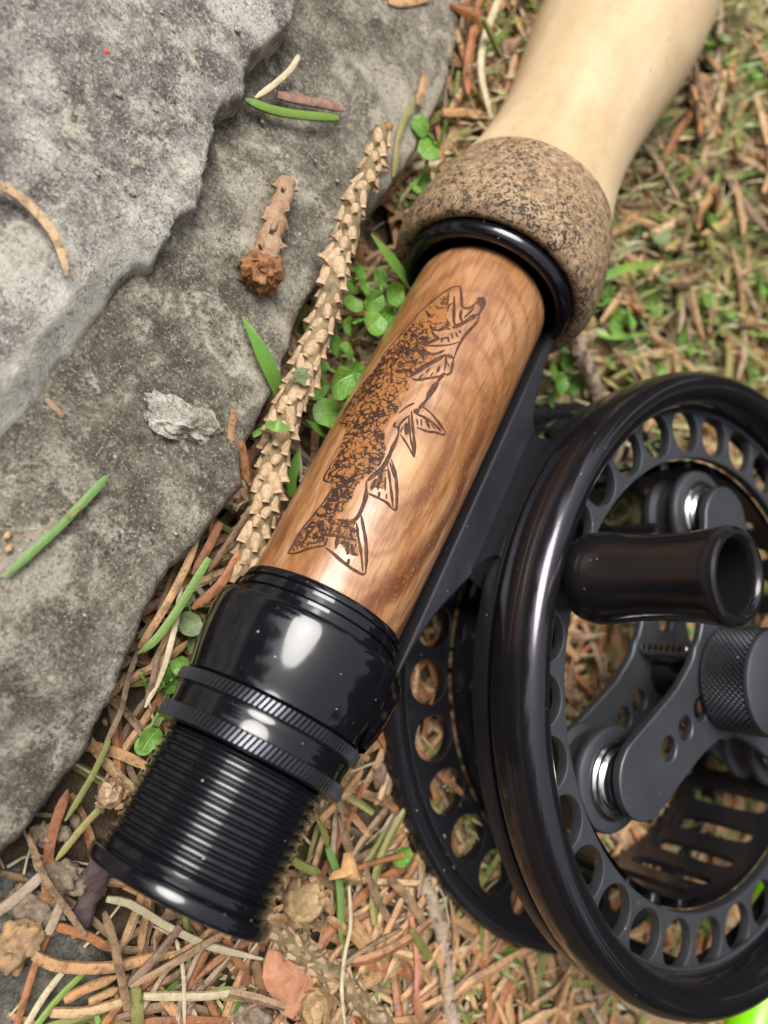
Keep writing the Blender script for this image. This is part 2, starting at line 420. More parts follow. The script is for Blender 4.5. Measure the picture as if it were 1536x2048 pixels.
FLAKE = m_bark('red_brown_flake', (.25, .105, .055), (.40, .185, .105), (.48, .25, .15), 3.0)
PURPLE = m_bark('dark_purple_bark', (.035, .022, .022), (.075, .05, .05), (.14, .10, .095), 4.0)
def m_plain(name, c, r=.4):
    t = NT(name); n = t.noise(t.coord(), 3, 3); t.col(t.mix(t.rng(n, .3, .7, 0, .25), c, tuple(x*.75 for x in c))); t.rough(r); return t.m
LIME = m_plain('lime_green_pvc', (.20, .62, .005), .3)
RED = m_plain('red_mite', (.75, .06, .02), .5)

def m_plain_early(name, c, r=.8):
    t = NT(name); n = t.noise(t.coord(), .02, 3); t.col(t.mix(t.rng(n, .3, .7, 0, .5), c, tuple(x*.5 for x in c))); t.rough(r); return t.m
# ------------------------------------------------------------------ ground
def terrain_z(x, y):
    x = np.asarray(x, float); y = np.asarray(y, float)
    rise = 1.3*np.clip((y-4.5 + .25*(x-2))/9.0, 0, 1)**1.3
    return -.14 + .10*fbm(x, y, 3, .55) + rise + .05*fbm(x, y, 2, 2.2)
def grid_mesh(name, x0, x1, nx, y0, y1, ny, fz, mats, keep=None):
    X, Y = np.meshgrid(np.linspace(x0, x1, nx), np.linspace(y0, y1, ny)); Z = fz(X, Y)
    V = np.stack([X.ravel(), Y.ravel(), Z.ravel()], 1)
    i = np.arange(nx*ny).reshape(ny, nx)
    Q = np.stack([i[:-1, :-1].ravel(), i[:-1, 1:].ravel(), i[1:, 1:].ravel(), i[1:, :-1].ravel()], 1)
    if keep is not None:
        k = keep(X, Y).ravel(); Q = Q[k[Q].all(1)]
    used = np.unique(Q); mp = -np.ones(nx*ny, int); mp[used] = np.arange(len(used))
    return mesh(name, V[used].tolist(), mp[Q].tolist(), mats), used
g_me, _ = grid_mesh('ground', -30, 50, 260, -30, 60, 290, terrain_z, [SOIL])
tag(obj('ground', g_me), kind='structure')
far = mesh('outer_ground', [(-3000, -3000, -.9), (3000, -3000, -.9), (3000, 3000, -.9), (-3000, 3000, -.9)], [(0, 1, 2, 3)], [SOIL], False)
tag(obj('outer_ground', far), kind='structure')

# ------------------------------------------------------------------ the spruces that stand round the spot; seen mirrored in the black fittings
def wood_ring():
    r = random.Random(5); V, F = [], []
    sx = math.degrees(math.atan2(SUN_DIR.y, SUN_DIR.x))
    for k in range(44):
        az = 360*k/44 + r.uniform(-5, 5); near_sun = abs((az-sx+180) % 360-180) < 55
        D = r.uniform(900, 1300); hgt = D*math.tan(math.radians(r.uniform(28, 50) if near_sun else r.uniform(40, 52)))
        cx, cy = D*math.cos(math.radians(az)), D*math.sin(math.radians(az)); wd = hgt*r.uniform(.17, .24)
        tv, tf = tube([(cx, cy, -20), (cx, cy, hgt*.96)], [hgt*.022, hgt*.004], 6); o = len(V); V += tv; F += [tuple(i+o for i in f) for f in tf]
        for b in range(230):
            f = r.random()**.8; z = hgt*(.06+.92*f); rad = wd*(1-f)**.85+hgt*.012; a = r.uniform(0, 2*PI); L = rad*r.uniform(.75, 1.15); sw = L*.22+hgt*.01
            p0 = Vector((cx, cy, z)); d = Vector((math.cos(a), math.sin(a), -.25)); sd = Vector((-math.sin(a), math.cos(a), 0))
            o = len(V); V += [p0, p0+d*L*.55+sd*sw, p0+d*L, p0+d*L*.55-sd*sw, p0+d*L*.6+Vector((0, 0, -sw*.9))]
            F += [(o, o+1, o+2, o+3), (o, o+1, o+4), (o, o+4, o+3), (o+1, o+2, o+4), (o+2, o+3, o+4)]
    return V, F
SPRUCE = m_plain_early('spruce_foliage', (.035, .055, .025))
tag(obj('surrounding_wood', mesh('surrounding_wood', *wood_ring(), [SPRUCE], False)), kind='stuff')

# ------------------------------------------------------------------ stones
def poly_sd(X, Y, P):
    """signed distance to polygon P, positive inside"""
    P = np.array(P); d2 = np.full(X.shape, 1e9); ins = np.zeros(X.shape, bool)
    for (ax, ay), (bx, by) in zip(P, np.roll(P, -1, 0)):
        ex, ey = bx-ax, by-ay; t = np.clip(((X-ax)*ex+(Y-ay)*ey)/(ex*ex+ey*ey+1e-12), 0, 1)
        d2 = np.minimum(d2, (X-ax-t*ex)**2+(Y-ay-t*ey)**2)
        c = ((ay > Y) != (by > Y)) & (X < (bx-ax)*(Y-ay)/(by-ay+1e-12)+ax); ins ^= c
    return np.where(ins, 1, -1)*np.sqrt(d2)
def stone(name, outline, zt, zb, box, step, mat, rough, edge_w, slope, fresh=None, jag=.06):
    x0, x1, y0, y1 = box; nx, ny = int((x1-x0)/step)+1, int((y1-y0)/step)+1
    hold = {}
    def f(X, Y):
        d = poly_sd(X, Y, outline) + jag*fbm(X, Y, 4, 2.4) + jag*.6*fbm(X+40, Y, 3, 7.0)
        hold['d'] = d
        e = np.clip(d/edge_w, 0, 1); round_ = np.sqrt(np.clip(1-(1-e)**2, 0, 1))
        top = zt(X, Y) + rough*fbm(X, Y, 5, .8) + rough*.35*fbm(X, Y+30, 4, 3.3) - slope*np.exp(-np.clip(d, 0, 9)/.45)
        return zb + (top-zb)*np.where(d > 0, .32+.68*round_, np.clip(.32+d*6, 0, .32))
    me, used = grid_mesh(name, x0, x1, nx, y0, y1, ny, f, [mat], keep=lambda X, Y: hold['d'] > -.09)
    d = hold['d'].ravel()[used]; a = me.attributes.new('fresh', 'FLOAT', 'POINT')
    co = np.empty(len(used)*3); me.vertices.foreach_get('co', co); co = co.reshape(-1, 3)
    a.data.foreach_set('value', fresh(co, d) if fresh else np.zeros(len(used)))
    # underside so that the stone is a closed body
    o = obj(name, me); return o
def px_line(s, z): return [tuple(at(*map(float, t.split(',')), z)[:2]) for t in s.split()]
LO_EDGE = px_line("955,-60 940,40 900,200 835,330 782,400 690,520 612,640 560,800 500,900 505,975 425,1080 352,1150 278,1290 252,1400 205,1500 105,1640 0,1745", .85)
LO_OUT = LO_EDGE + [(-2.2, -6.6), (-6, -8), (-13, -6), (-14, 12), (-6, 17)]
UP_EDGE = px_line("592,-60 590,0 580,60 512,120 490,200 442,232 430,300 410,390 362,440 350,480 272,560 228,620 132,740 100,800 0,905", 1.38)
UP_OUT = UP_EDGE + [(-5.0, -3.4), (-9, -5.0), (-13, -2), (-14, 10), (-8, 13)]
def zt_lo(X, Y): return .98 - .02*(X+2) - .012*(Y-2) + .10*np.clip(-(Y+2.0)/3, 0, 1) - .35*np.exp(-((X+1.6)**2+(Y+4.5)**2)/1.2)
def zt_up(X, Y): return 1.42 - .07*(X+4) + .02*(Y-2)
def zt_up2(X, Y): return zt_up(X, Y) - np.clip(.40-poly_sd(X, Y, UP_OUT), 0, .40)*.75*np.clip((1.2-Y)/1.2, 0, 1)
st_lo = stone('lower_stone', LO_OUT, zt_lo, -.4, (-9.5, -.6, -8, 14), .055, STONE_LO, .09, .22, .10)
tag(st_lo, 'brownish grey flat stone slab under the other, running along the rod', 'stone')
st_sm = stone('buried_stone', px_line("-30,1750 60,1712 120,1752 190,1835 240,1925 262,2010 270,2090 120,2160 -60,2140", .0), lambda X, Y: .03-.05*(X+.5), -.5, (-2.4, 1.4, -8.6, -4.6), .045, m_stone('dark_damp_stone', (.045, .043, .036), (.095, .09, .075), (.17, .16, .135), (.25, .24, .2), 21.0), .05, .2, .03)
tag(st_sm, 'dark damp stone half buried under the litter in the bottom left corner', 'stone')
def fresh_up(co, d): return np.clip(1.5-d/.40+.5*fbm(co[:, 0], co[:, 1], 3, 2.5), 0, 1)*np.clip((1.2-co[:, 1])/1.2, 0, 1)
st_up = stone('upper_stone', UP_OUT, zt_up2, .82, (-9.5, -3.2, -4.5, 9), .045, STONE_UP, .05, .07, .05, fresh_up, .09)
tag(st_up, 'grey weathered stone slab with a ragged edge, lying on top of the lower slab', 'stone')
# cheap height lookup for things that rest on the stones
def h_lo(x, y): return float(zt_lo(np.array(x), np.array(y)))
def h_up(x, y): return float(zt_up(np.array(x), np.array(y)))

# ------------------------------------------------------------------ the fly rod (axis along Y at z = H)
rod = tag(empty('fly_rod', (0, 0, 0)), 'fly rod butt with pale cork grip, engraved wooden reel seat and black threaded fittings', 'fishing rod')
def rod_part(name, prof, mat, n=128, sharp=32, closed=False):
    V, F = lathe(prof, n, 'Y', closed); return obj(name, mesh(name, V, F, [mat], True, sharp), rod)
# cork grip
gp = [(1.405, 5.62), (1.37, 5.75), (1.31, 6.0), (1.245, 6.35), (1.19, 6.8), (1.17, 7.3), (1.185, 7.8), (1.23, 8.3), (1.30, 8.8), (1.37, 9.3), (1.44, 9.9), (1.495, 10.5), (1.515, 11.0), (1.515, 11.8), (1.49, 12.6), (1.45, 13.5), (1.38, 15.0), (1.22, 17), (1.0, 18.5), (.4, 18.8)]
gp2 = []
for i in range(len(gp)-1):
    for k in range(3): gp2.append(tuple(gp[i][j]+(gp[i+1][j]-gp[i][j])*k/3 for j in (0, 1)))
gp2.append(gp[-1])
rod_part('cork_grip', [(.3, 5.61)]+gp2, CORK, 96, 40)
rod_part('burl_cork_ring', [(1.20, 4.30), (1.27, 4.10), (1.33, 4.0), (1.39, 3.965), (1.45, 3.975), (1.51, 4.03), (1.56, 4.12), (1.592, 4.24), (1.603, 4.36), (1.60, 4.5), (1.585, 4.68), (1.56, 4.9), (1.525, 5.12), (1.485, 5.33), (1.445, 5.5), (1.410, 5.625), (1.2, 5.63)], BURL, 128, 60)
rod_part('front_ring', [(1.04, 4.25), (1.05, 3.98), (1.075, 3.89), (1.115, 3.835), (1.17, 3.80), (1.225, 3.80), (1.27, 3.825), (1.305, 3.88), (1.32, 3.95), (1.315, 4.05), (1.29, 4.25)], GLOSS, 128, 60)
# wooden insert with UVs
NW, NL = 128, 60
Vw, Fw, UVw = [], [], []
for j in range(NL+1):
    f = j/NL; s = -1.56 + (3.93+1.56)*f; r = .985 + .03*math.sin(f*PI*.9)
    if j >= NL-3: r -= (.0, .012, .04, .10)[j-(NL-3)]
    if j == 0: r -= .02
    for i in range(NW+1):
        t = 2*PI*i/NW - PI/2; Vw.append((r*math.cos(t), s, H+r*math.sin(t))); UVw.append((t, s))
for j in range(NL):
    for i in range(NW):
        a = j*(NW+1)+i; Fw.append((a, a+NW+1, a+NW+2, a+1))
sK, aK = on_rod(818, 930, 1.0)
KNOT = (aK, sK)
WOOD = m_wood()
wm = mesh('wood_insert', Vw, Fw, [WOOD]); uvl = wm.uv_layers.new(name='UVMap')
li = np.empty(len(wm.loops), int); wm.loops.foreach_get('vertex_index', li)
uvl.data.foreach_set('uv', np.array(UVw)[li].ravel())
wood = obj('wood_insert', wm, rod)
def wood_r(s):
    f = (s+1.56)/(3.93+1.56); return .985 + .03*math.sin(f*PI*.9)
def spine(pts, rr=1.0): return [on_rod(x, y, rr) for x, y in pts]
def cyl_pt(s, a, lift): r = wood_r(s)+lift; return (r*math.cos(a), s, H+r*math.sin(a))
# engraved trout: burnt body and burnt strokes cut in the wood
def crop(ox, oy, k, s): return [(ox+float(a)*k, oy+float(b)*k) for a, b in (t.split(',') for t in s.split())]
A_ = lambda s: crop(760, 560, .15625, s)
B_ = lambda s: crop(660, 720, .15625, s)
C_ = lambda s: crop(560, 920, .18229, s)
strokes = [  # (points, width in cm)
 (A_("20,1010 180,820 360,610 540,400 700,260 860,140 960,90 1030,90"), .024), (A_("1030,90 1040,180 1045,280 1060,360 1160,360 1230,290"), .030),
 (A_("1250,240 1320,240 1330,290 1300,370 1260,450"), .036), (A_("1230,290 1290,300 1330,280"), .06), (A_("1240,250 1300,270"), .06),
 (A_("1260,440 1180,480 1080,550 980,600 920,620"), .045), (A_("1270,450 1240,540 1150,640 1090,710 1030,800 980,900 940,1010"), .026),
 (A_("880,170 870,260 850,340"), .02), (A_("950,210 950,330 945,450 950,560 980,600"), .028), (A_("1040,380 1030,480 1050,550"), .03), (A_("930,300 880,340 865,420"), .02), (A_("1200,370 1130,440 1070,490"), .02),
 (A_("780,320 830,290"), .055), (A_("800,260 850,260"), .03), (A_("720,330 760,370 810,350"), .014),
 (A_("640,580 680,640 760,650 830,620 870,560 860,520"), .035), (A_("830,620 900,640"), .035), (A_("600,420 650,480 680,460"), .035), (A_("580,400 620,430"), .025),
 (A_("660,650 700,720 740,760 680,790 610,820 540,810 490,820"), .035), (A_("500,830 620,850 760,850 900,835 1010,800"), .022), (A_("440,700 480,780 500,830"), .025),
 (A_("910,690 930,760"), .018), (A_("970,680 990,740"), .026), (A_("1010,650 1030,690"), .022), (A_("800,750 790,810"), .02), (A_("870,740 880,810"), .02), (A_("760,770 880,740"), .018), (A_("890,880 905,885"), .012),
 (A_("520,850 600,930 680,960 760,940 830,905"), .03), (A_("400,1240 520,1150 640,1080 760,1010 835,960"), .045), (A_("380,1260 500,1180 600,1110"), .02), (A_("840,960 840,1060 820,1180"), .024),
 (A_("850,970 900,990 935,1010"), .035), (A_("940,1010 920,1100 900,1190 850,1220 810,1190"), .026), (A_("400,1270 480,1290 600,1270 720,1250 800,1230"), .026), (A_("820,1200 770,1260 730,1310"), .04),
 (A_("560,1210 500,1270"), .016), (A_("640,1140 580,1200"), .016), (A_("680,1190 640,1250"), .016), (A_("760,1110 730,1190"), .025), (A_("860,1060 880,1120"), .014), (A_("730,1310 660,1400 590,1510"), .034),
 (A_("380,840 370,940 400,960 480,900"), .04), (A_("480,880 540,950 640,980"), .045), (A_("330,1070 400,1060 480,1070"), .05), (A_("200,1180 290,1180 400,1160"), .05), (A_("420,740 330,830 300,960 290,1030"), .018), (A_("190,1000 160,1120 150,1260"), .018),
 (B_("1390,300 1300,420 1200,560 1130,640"), .034), (B_("1130,640 1080,690"), .06), (B_("1190,610 1280,680 1370,790 1470,930"), .026), (B_("1470,930 1440,960 1340,930 1240,920 1110,870"), .024), (B_("1100,700 1200,740 1330,830 1420,920"), .026),
 (B_("1110,760 1120,840"), .02), (B_("1160,760 1170,850"), .018), (B_("1220,770 1270,880"), .024), (B_("1290,830 1340,890"), .016),
 (B_("1040,660 1050,800 1065,950 1080,1120 1070,1250"), .03), (B_("1010,720 1010,850 1030,1020 1060,1160 1070,1250"), .024), (B_("1010,720 930,790 880,860 880,930"), .024), (B_("900,960 980,1080 1070,1250"), .02), (B_("930,860 900,930"), .012), (B_("960,830 970,970"), .025), (B_("880,930 850,1030 790,1150 740,1270 660,1370"), .036), (B_("970,810 990,960"), .03),
 (B_("740,1270 640,1420 640,1500"), .04), (B_("1080,560 980,610 880,690"), .018), (B_("840,800 820,850 860,870"), .02), (B_("760,1310 800,1420 830,1520"), .024),
 (C_("1220,0 1250,100 1275,250 1280,420 1270,540 1230,540"), .028), (C_("1180,60 1200,200 1220,360 1240,530"), .024), (C_("1230,540 1170,470 1080,420 970,370"), .026), (C_("1130,80 1100,200 1070,330"), .025), (C_("1050,210 1000,330"), .03), (C_("1160,210 1150,340"), .02), (C_("1170,370 1165,430"), .014), (C_("1090,350 1080,420"), .03),
 (C_("1190,10 1110,100 960,230"), .045), (C_("950,230 940,400 900,530 840,640 760,690"), .036), (C_("650,650 720,690 800,690"), .036), (C_("600,0 540,100 490,190 500,230 590,260"), .026), (C_("590,290 540,380 460,490 360,620 270,720 180,850 80,1020"), .026),
 (C_("300,720 200,860 100,1010"), .02), (C_("80,1020 170,1020 280,980 400,950 490,940"), .026), (C_("520,850 490,940"), .035), (C_("500,960 580,1020 670,1100 790,1190 900,1250 940,1240"), .026), (C_("940,1240 950,1080 940,880 910,720 890,600"), .03), (C_("840,690 860,850 890,1020 910,1220"), .028),
 (C_("660,710 640,830 610,970"), .035), (C_("580,720 530,830"), .025), (C_("420,790 500,820 620,830 740,860 840,890"), .026), (C_("700,720 780,750 830,790"), .03), (C_("770,790 800,860"), .02), (C_("680,880 740,960 740,1040"), .03), (C_("790,920 800,1010 850,1050"), .03), (C_("760,1080 740,1150"), .028), (C_("440,850 410,910"), .02), (C_("340,890 290,940"), .03), (C_("400,720 330,790 280,870 220,940"), .03), (C_("480,680 440,770"), .03),
]
burn_line = m_burn('burnt_line', (.030, .012, .008), (.12, .042, .016), .30, .62, 12)
burn_body = m_burn('burnt_scale_pattern', (.035, .014, .010), (.29, .12, .034), .485, .56, 9.0)
bag = Bag()
for pts, wd in strokes:
    q = spine(pts)
    n = max(6, len(pts)*4); sp = smooth_path([(s, a, 0) for s, a in q], n)
    V, F = [], []
    for i in range(n):
        p = sp[i]; d = sp[min(i+1, n-1)]-sp[max(i-1, 0)]; d = Vector((d.x, d.y, 0)); d.normalize(); nn = Vector((-d.y, d.x, 0))
        taper = min(1, .35+2.2*min(i, n-1-i)/n*1.6); ww = wd*.80*taper*(.8+.4*mnoise.noise((p.x*9, p.y*9, wd*40)))
        for k, (o, l) in enumerate(((-1, .0005), (-.6, .005), (.6, .005), (1, .0005))):
            V.append(cyl_pt(p.x+nn.x*o*ww, p.y+nn.y*o*ww, l+.004))
    for i in range(n-1):
        for k in range(3): a = i*4+k; F.append((a, a+4, a+5, a+1))
    bag.add((V, F))
eng = obj('engraved_outline', bag.mesh('engraved_outline', [burn_line]), wood)
body_px = (A_("1010,110 960,105 860,155 700,275 540,415 360,620 180,830 20,1015") + B_("590,110 470,250 350,410 250,545 180,660 110,840 200,905 150,1080 95,1200 30,1330")
           + C_("600,10 545,100 500,190 510,225 595,265 540,390 460,500 360,630 270,730 190,850 110,1005 170,1000 280,960 400,930 485,920 520,840 610,830 700,790 830,780 845,650")
           + C_("820,630 650,640 620,600 720,590 740,480 800,430 830,330 880,260 940,205") + B_("620,1400 700,1260 745,1150 715,1050 735,960 690,880 790,770 870,690 940,580 890,470 1000,420 1050,350 1010,280")
           + A_("405,1240 520,1150 640,1080 760,1010 700,960 620,900 520,840 640,830 735,765 700,700 650,640 830,630 900,615 925,590 870,480 865,340 885,180 960,130"))
bq = np.array(spine(body_px))
s0, s1, a0, a1 = bq[:, 0].min()-.5, bq[:, 0].max(), bq[:, 1].min()-.3, bq[:, 1].max()
gs, ga = np.meshgrid(np.arange(s0, s1, .02), np.arange(a0, a1, .02)); dd = poly_sd(gs, ga, bq)
for lobe in (C_('660,705 835,690 865,900 895,1060 850,1070 760,1050 690,980 600,860'), C_('1110,110 1190,40 1180,200 1150,330 1080,330 1000,300')):
    dd = np.maximum(dd, poly_sd(gs, ga, np.array(spine(lobe))))
ny_, nx_ = gs.shape; idx = np.arange(ny_*nx_).reshape(ny_, nx_); Q = np.stack([idx[:-1, :-1].ravel(), idx[:-1, 1:].ravel(), idx[1:, 1:].ravel(), idx[1:, :-1].ravel()], 1)
kk = (dd > 0.004).ravel(); Q = Q[kk[Q].all(1)][:, ::-1]; used = np.unique(Q); mp_ = -np.ones(ny_*nx_, int); mp_[used] = np.arange(len(used))
bV = [cyl_pt(s, a, .003) for s, a in zip(gs.ravel()[used], ga.ravel()[used])]
bm_ = mesh('engraved_body', bV, mp_[Q].tolist(), [burn_body])
# denser burning towards the fish's back, as the engraver drew it
back = np.array(spine(A_("20,1010 360,610 700,260 860,150") + C_("80,1020 270,720 460,490 590,290 600,0") + B_("200,920 190,680 420,380")))
bs, ba = gs.ravel()[used], ga.ravel()[used]
dist = np.sqrt(((bs[:, None]-back[None, :, 0])**2+(ba[:, None]-back[None, :, 1])**2)).min(1)
head = np.clip((bs-2.0)/.5, 0, 1)
at_b = bm_.attributes.new('burn', 'FLOAT', 'POINT'); at_b.data.foreach_set('value', np.clip(.30-dist*.45, -.1, .3)+.16*np.sin(bs*5+1)*np.sin(ba*9)-.35*head)
obj('engraved_body', bm_, wood)

rod_part('thread_collar', [(.9, -1.50), (1.00, -1.50), (1.035, -1.515), (1.05, -1.545), (1.05, -1.60), (1.015, -1.615), (1.015, -1.655), (1.055, -1.67), (1.06, -1.73), (1.02, -1.745), (1.02, -1.785), (1.06, -1.80), (1.065, -1.86), (1.03, -1.875), (1.03, -2.0), (.9, -2.0)], GLOSS, 128, 40)
rod_part('sliding_hood', [(1.03, -1.93), (1.10, -1.905), (1.165, -1.89), (1.19, -1.90), (1.205, -1.925), (1.212, -1.97), (1.208, -2.1), (1.19, -2.3), (1.165, -2.48), (1.14, -2.62), (1.115, -2.72), (1.10, -2.79), (1.095, -2.83), (1.07, -2.85), (.95, -2.85)], GLOSS, 128, 40)
# the hood's pocket that swallows the foot of the reel
hood_pk = Bag()
def pocket():
    V, F = [], []
    st = [(-1.95, .30), (-2.0, .36), (-2.15, .37), (-2.4, .33), (-2.62, .24), (-2.8, .12)]
    for s, e in st:
        for k in range(9):
            a = math.radians(-52 + 104*k/8); rr = 1.14 + e*math.cos(math.radians(-52+104*k/8)*1.6)*.62
            V.append((rr*math.cos(a-.0), s, H+rr*math.sin(a)))
    for i in range(len(st)-1):
        for k in range(8): b = i*9+k; F.append((b, b+9, b+10, b+1))
    F.append(tuple(range(9)))
    return V, F
hood_pk.add(pocket())
obj('hood_pocket', hood_pk.mesh('hood_pocket', [GLOSS], True, 50), rod)
def knurled(name, s0, s1, R, teeth, depth, slant, mat):
    """ring with slanted cut ridges; built as geometry"""
    n = teeth*4; V, F = [], []; rows = [(s0, R-.05, 0), (s0-.008, R-.018, 0), (s0-.02, R, 1), (s1+.02, R, 1), (s1+.008, R-.018, 0), (s1, R-.05, 0)]
    rows = [(s0, .9, 0)] + rows + [(s1, .9, 0)]
    pat = (0, 1, 1, 1)
    for s, r, k in rows:
        for i in range(n):
            t = 2*PI*(i/n) + slant*(s-s0); rr = r - (depth*(1-pat[i % 4]) if k else depth*.6 if r > .95 else 0)
            V.append((rr*math.sin(t), s, H+rr*math.cos(t)))
    for j in range(len(rows)-1):
        for i in range(n): a = j*n+i; b = j*n+(i+1) % n; F.append((a, a+n, b+n, b))
    return obj(name, mesh(name, V, F, [mat], True, 22), rod)
knurled('lock_ring', -2.86, -3.03, 1.15, 120, .03, .3, KNURLM)
rod_part('spacer_sleeve', [(.9, -3.02), (1.085, -3.02), (1.095, -3.05), (1.085, -3.12), (1.075, -3.18), (1.08, -3.26), (.9, -3.26)], GLOSS, 128, 40)
knurled('lock_ring', -3.255, -3.44, 1.14, 120, .03, .3, KNURLM)
tp = [(.85, -3.44), (.90, -3.46)]
PIT = .1085; s = -3.475
for k in range(11):
    tp += [(.935+.040*(.5-.5*math.cos(2*PI*q/12))**2.0, s-PIT*q/12) for q in range(12)]
    s -= PIT
tp += [(.918, s), (.85, s)]
rod_part('threaded_barrel', tp, GLOSS, 128, 75)
rod_part('butt_cap', [(.85, -4.66), (.945, -4.665), (.962, -4.68), (.962, -4.775), (.95, -4.795), (.955, -4.803), (1.03, -4.806), (1.047, -4.815), (1.055, -4.835), (1.056, -4.915), (1.05, -4.945), (1.03, -4.965), (.99, -4.975), (.6, -4.978), (.001, -4.978)], GLOSS, 128, 40)

# ------------------------------------------------------------------ the fly reel
K = 1.2
NV = Vector((0.02059462, 0, 0.99978791)); XV = Vector((0.99978791, 0, -0.02059462)); RC = Vector((6.309719, 0.949714, 2.529790))
reel = empty('fly_reel'); base_off = -2.1*K
Mr = Matrix.Identity(4)
for i in range(3): Mr[i][0] = XV[i]; Mr[i][1] = (0, 1, 0)[i]; Mr[i][2] = NV[i]; Mr[i][3] = RC[i] + NV[i]*base_off
reel.matrix_world = Mr
tag(reel, 'black perforated large arbor fly reel with handle knob, fixed beside the wooden seat', 'fishing reel')
def rz(h): return h*K - base_off
def rl(name, prof, mat, n=160, sharp=30, closed=False, parent=None, at_=(0, 0)):
    V, F = lathe([(r*K, rz(h)) for r, h in prof], n, 'Z', closed)
    if at_ != (0, 0): V = [(x+at_[0]*K, y+at_[1]*K, z) for x, y, z in V]
    return obj(name, mesh(name, V, F, [mat], True, sharp), parent or reel)
def plate(name, outer, holes, h0, h1, mat, bev=.02, parent=None, res=1):
    """flat plate from outlines in reel units between heights h0 > h1, edges rounded"""
    cu = bpy.data.curves.new(name, 'CURVE'); cu.dimensions = '2D'; cu.fill_mode = 'BOTH'
    cu.extrude = max((h0-h1)*K/2 - bev*K, .001); cu.bevel_depth = bev*K; cu.bevel_resolution = res; cu.offset = -bev*K
    for pts in [outer]+holes:
        sp = cu.splines.new('POLY'); sp.points.add(len(pts)-1); sp.use_cyclic_u = True
        for p, (x, y) in zip(sp.points, pts): p.co = (x*K, y*K, 0, 1)
    tmp = bpy.data.objects.new('tmp_plate', cu); C.objects.link(tmp)
    dg = bpy.context.evaluated_depsgraph_get(); me = bpy.data.meshes.new_from_object(tmp.evaluated_get(dg)); me.name = name
    bpy.data.objects.remove(tmp)
    me.materials.clear(); me.materials.append(mat)
    me.polygons.foreach_set('use_smooth', [True]*len(me.polygons)); me.set_sharp_from_angle(angle=math.radians(35))
    for v in me.vertices: v.co.z += rz((h0+h1)/2)
    me.update(); return obj(name, me, parent or reel)
def circle(cx, cy, r, n=28, ph=0): return [(cx+r*math.cos(2*PI*i/n+ph), cy+r*math.sin(2*PI*i/n+ph)) for i in range(n)]
def pol(r, deg): return (r*math.cos(math.radians(deg)), r*math.sin(math.radians(deg)))
# frame
back_holes = [circle(*pol(3.42, 7+12*k), .285) for k in range(30)]
frame = plate('frame', circle(0, 0, 3.80, 180), [circle(0, 0, 3.08, 160)]+back_holes, -1.80, -1.96, ANOD, .02)
rl('frame_rim', [(3.76, -1.95), (3.76, -1.86), (3.80, -1.80), (3.86, -1.765), (3.94, -1.75), (4.01, -1.77), (4.05, -1.82), (4.06, -1.90), (4.05, -2.02), (4.0, -2.09), (3.9, -2.1), (3.80, -2.06)], ANOD, closed=True)
rl('frame_front_ring', [(3.70, -.40), (3.70, -.17), (3.995, -.17), (4.0, -.18), (4.0, -.38), (3.98, -.40)], ANOD, closed=True)
for dg_ in (62, -62, 0): rl('frame_pillar', [(.001, -1.84), (.13, -1.84), (.13, -.3), (.001, -.3)], ANOD, 24, 40, parent=frame, at_=pol(3.86, dg_))
# foot and pedestal (outline in v,u)
foot_o = [(-4.415, -2.35), (-4.415, 2.85), (-4.31, 2.90), (-4.285, 2.75), (-4.255, 1.95), (-4.12, 1.34), (-3.97, 1.10), (-3.80, .9), (-3.78, -.3), (-3.90, -.62), (-4.03, -.95), (-4.15, -1.25), (-4.25, -1.55), (-4.33, -1.95), (-4.36, -2.35)]
foot_s = [(p.x, p.y) for p in smooth_path([(x, y, 0) for x, y in foot_o[3:]], 40)]
plate('reel_foot', foot_o[:3]+foot_s, [], -.47, -1.07, FOOTM, .035)
# pedestal web that rises from the foot to the front ring
wb = Bag(); V, F = [], []
for i in range(9):
    f = i/8; u0, u1 = -.62-.30*(1-f)**2, 1.0+.15*(1-f)**2; v = -3.93-.02*f; h = -.50+.28*f
    for x in (-4.06+.06*f, -3.72):
        for u in (u0, u1): V.append((x*K, u*K, rz(h)))
for i in range(8):
    a = i*4; F += [(a, a+4, a+5, a+1), (a+1, a+5, a+7, a+3), (a+3, a+7, a+6, a+2), (a+2, a+6, a+4, a)]
F += [(0, 1, 3, 2), (32, 34, 35, 33)]
obj('pedestal', mesh('pedestal', V, F, [ANOD], True, 30), reel)
# spool
sp_holes = [circle(*pol(3.315, 7.7+12*k), .298, 32) for k in range(30)]
spool = plate('spool_flange', circle(0, 0, 3.70, 180), [circle(0, 0, 2.95, 160)]+sp_holes, 0, -.14, ANODM, .015)
rl('spool_rim', [(3.66, -.10), (3.655, .03), (3.64, .07), (3.625, .10), (3.615, .20), (3.625, .30), (3.66, .39), (3.72, .455), (3.79, .49), (3.86, .495), (3.93, .475), (3.99, .43), (4.035, .36), (4.06, .27), (4.065, .22), (4.055, .205), (4.06, .19), (4.06, -.02), (4.04, -.07), (4.0, -.10)], RIM, 200, 35, True)
rl('flange_lip', [(3.55, -.005), (3.56, .03), (3.585, .045), (3.61, .03), (3.62, -.005)], ANODM, closed=True)
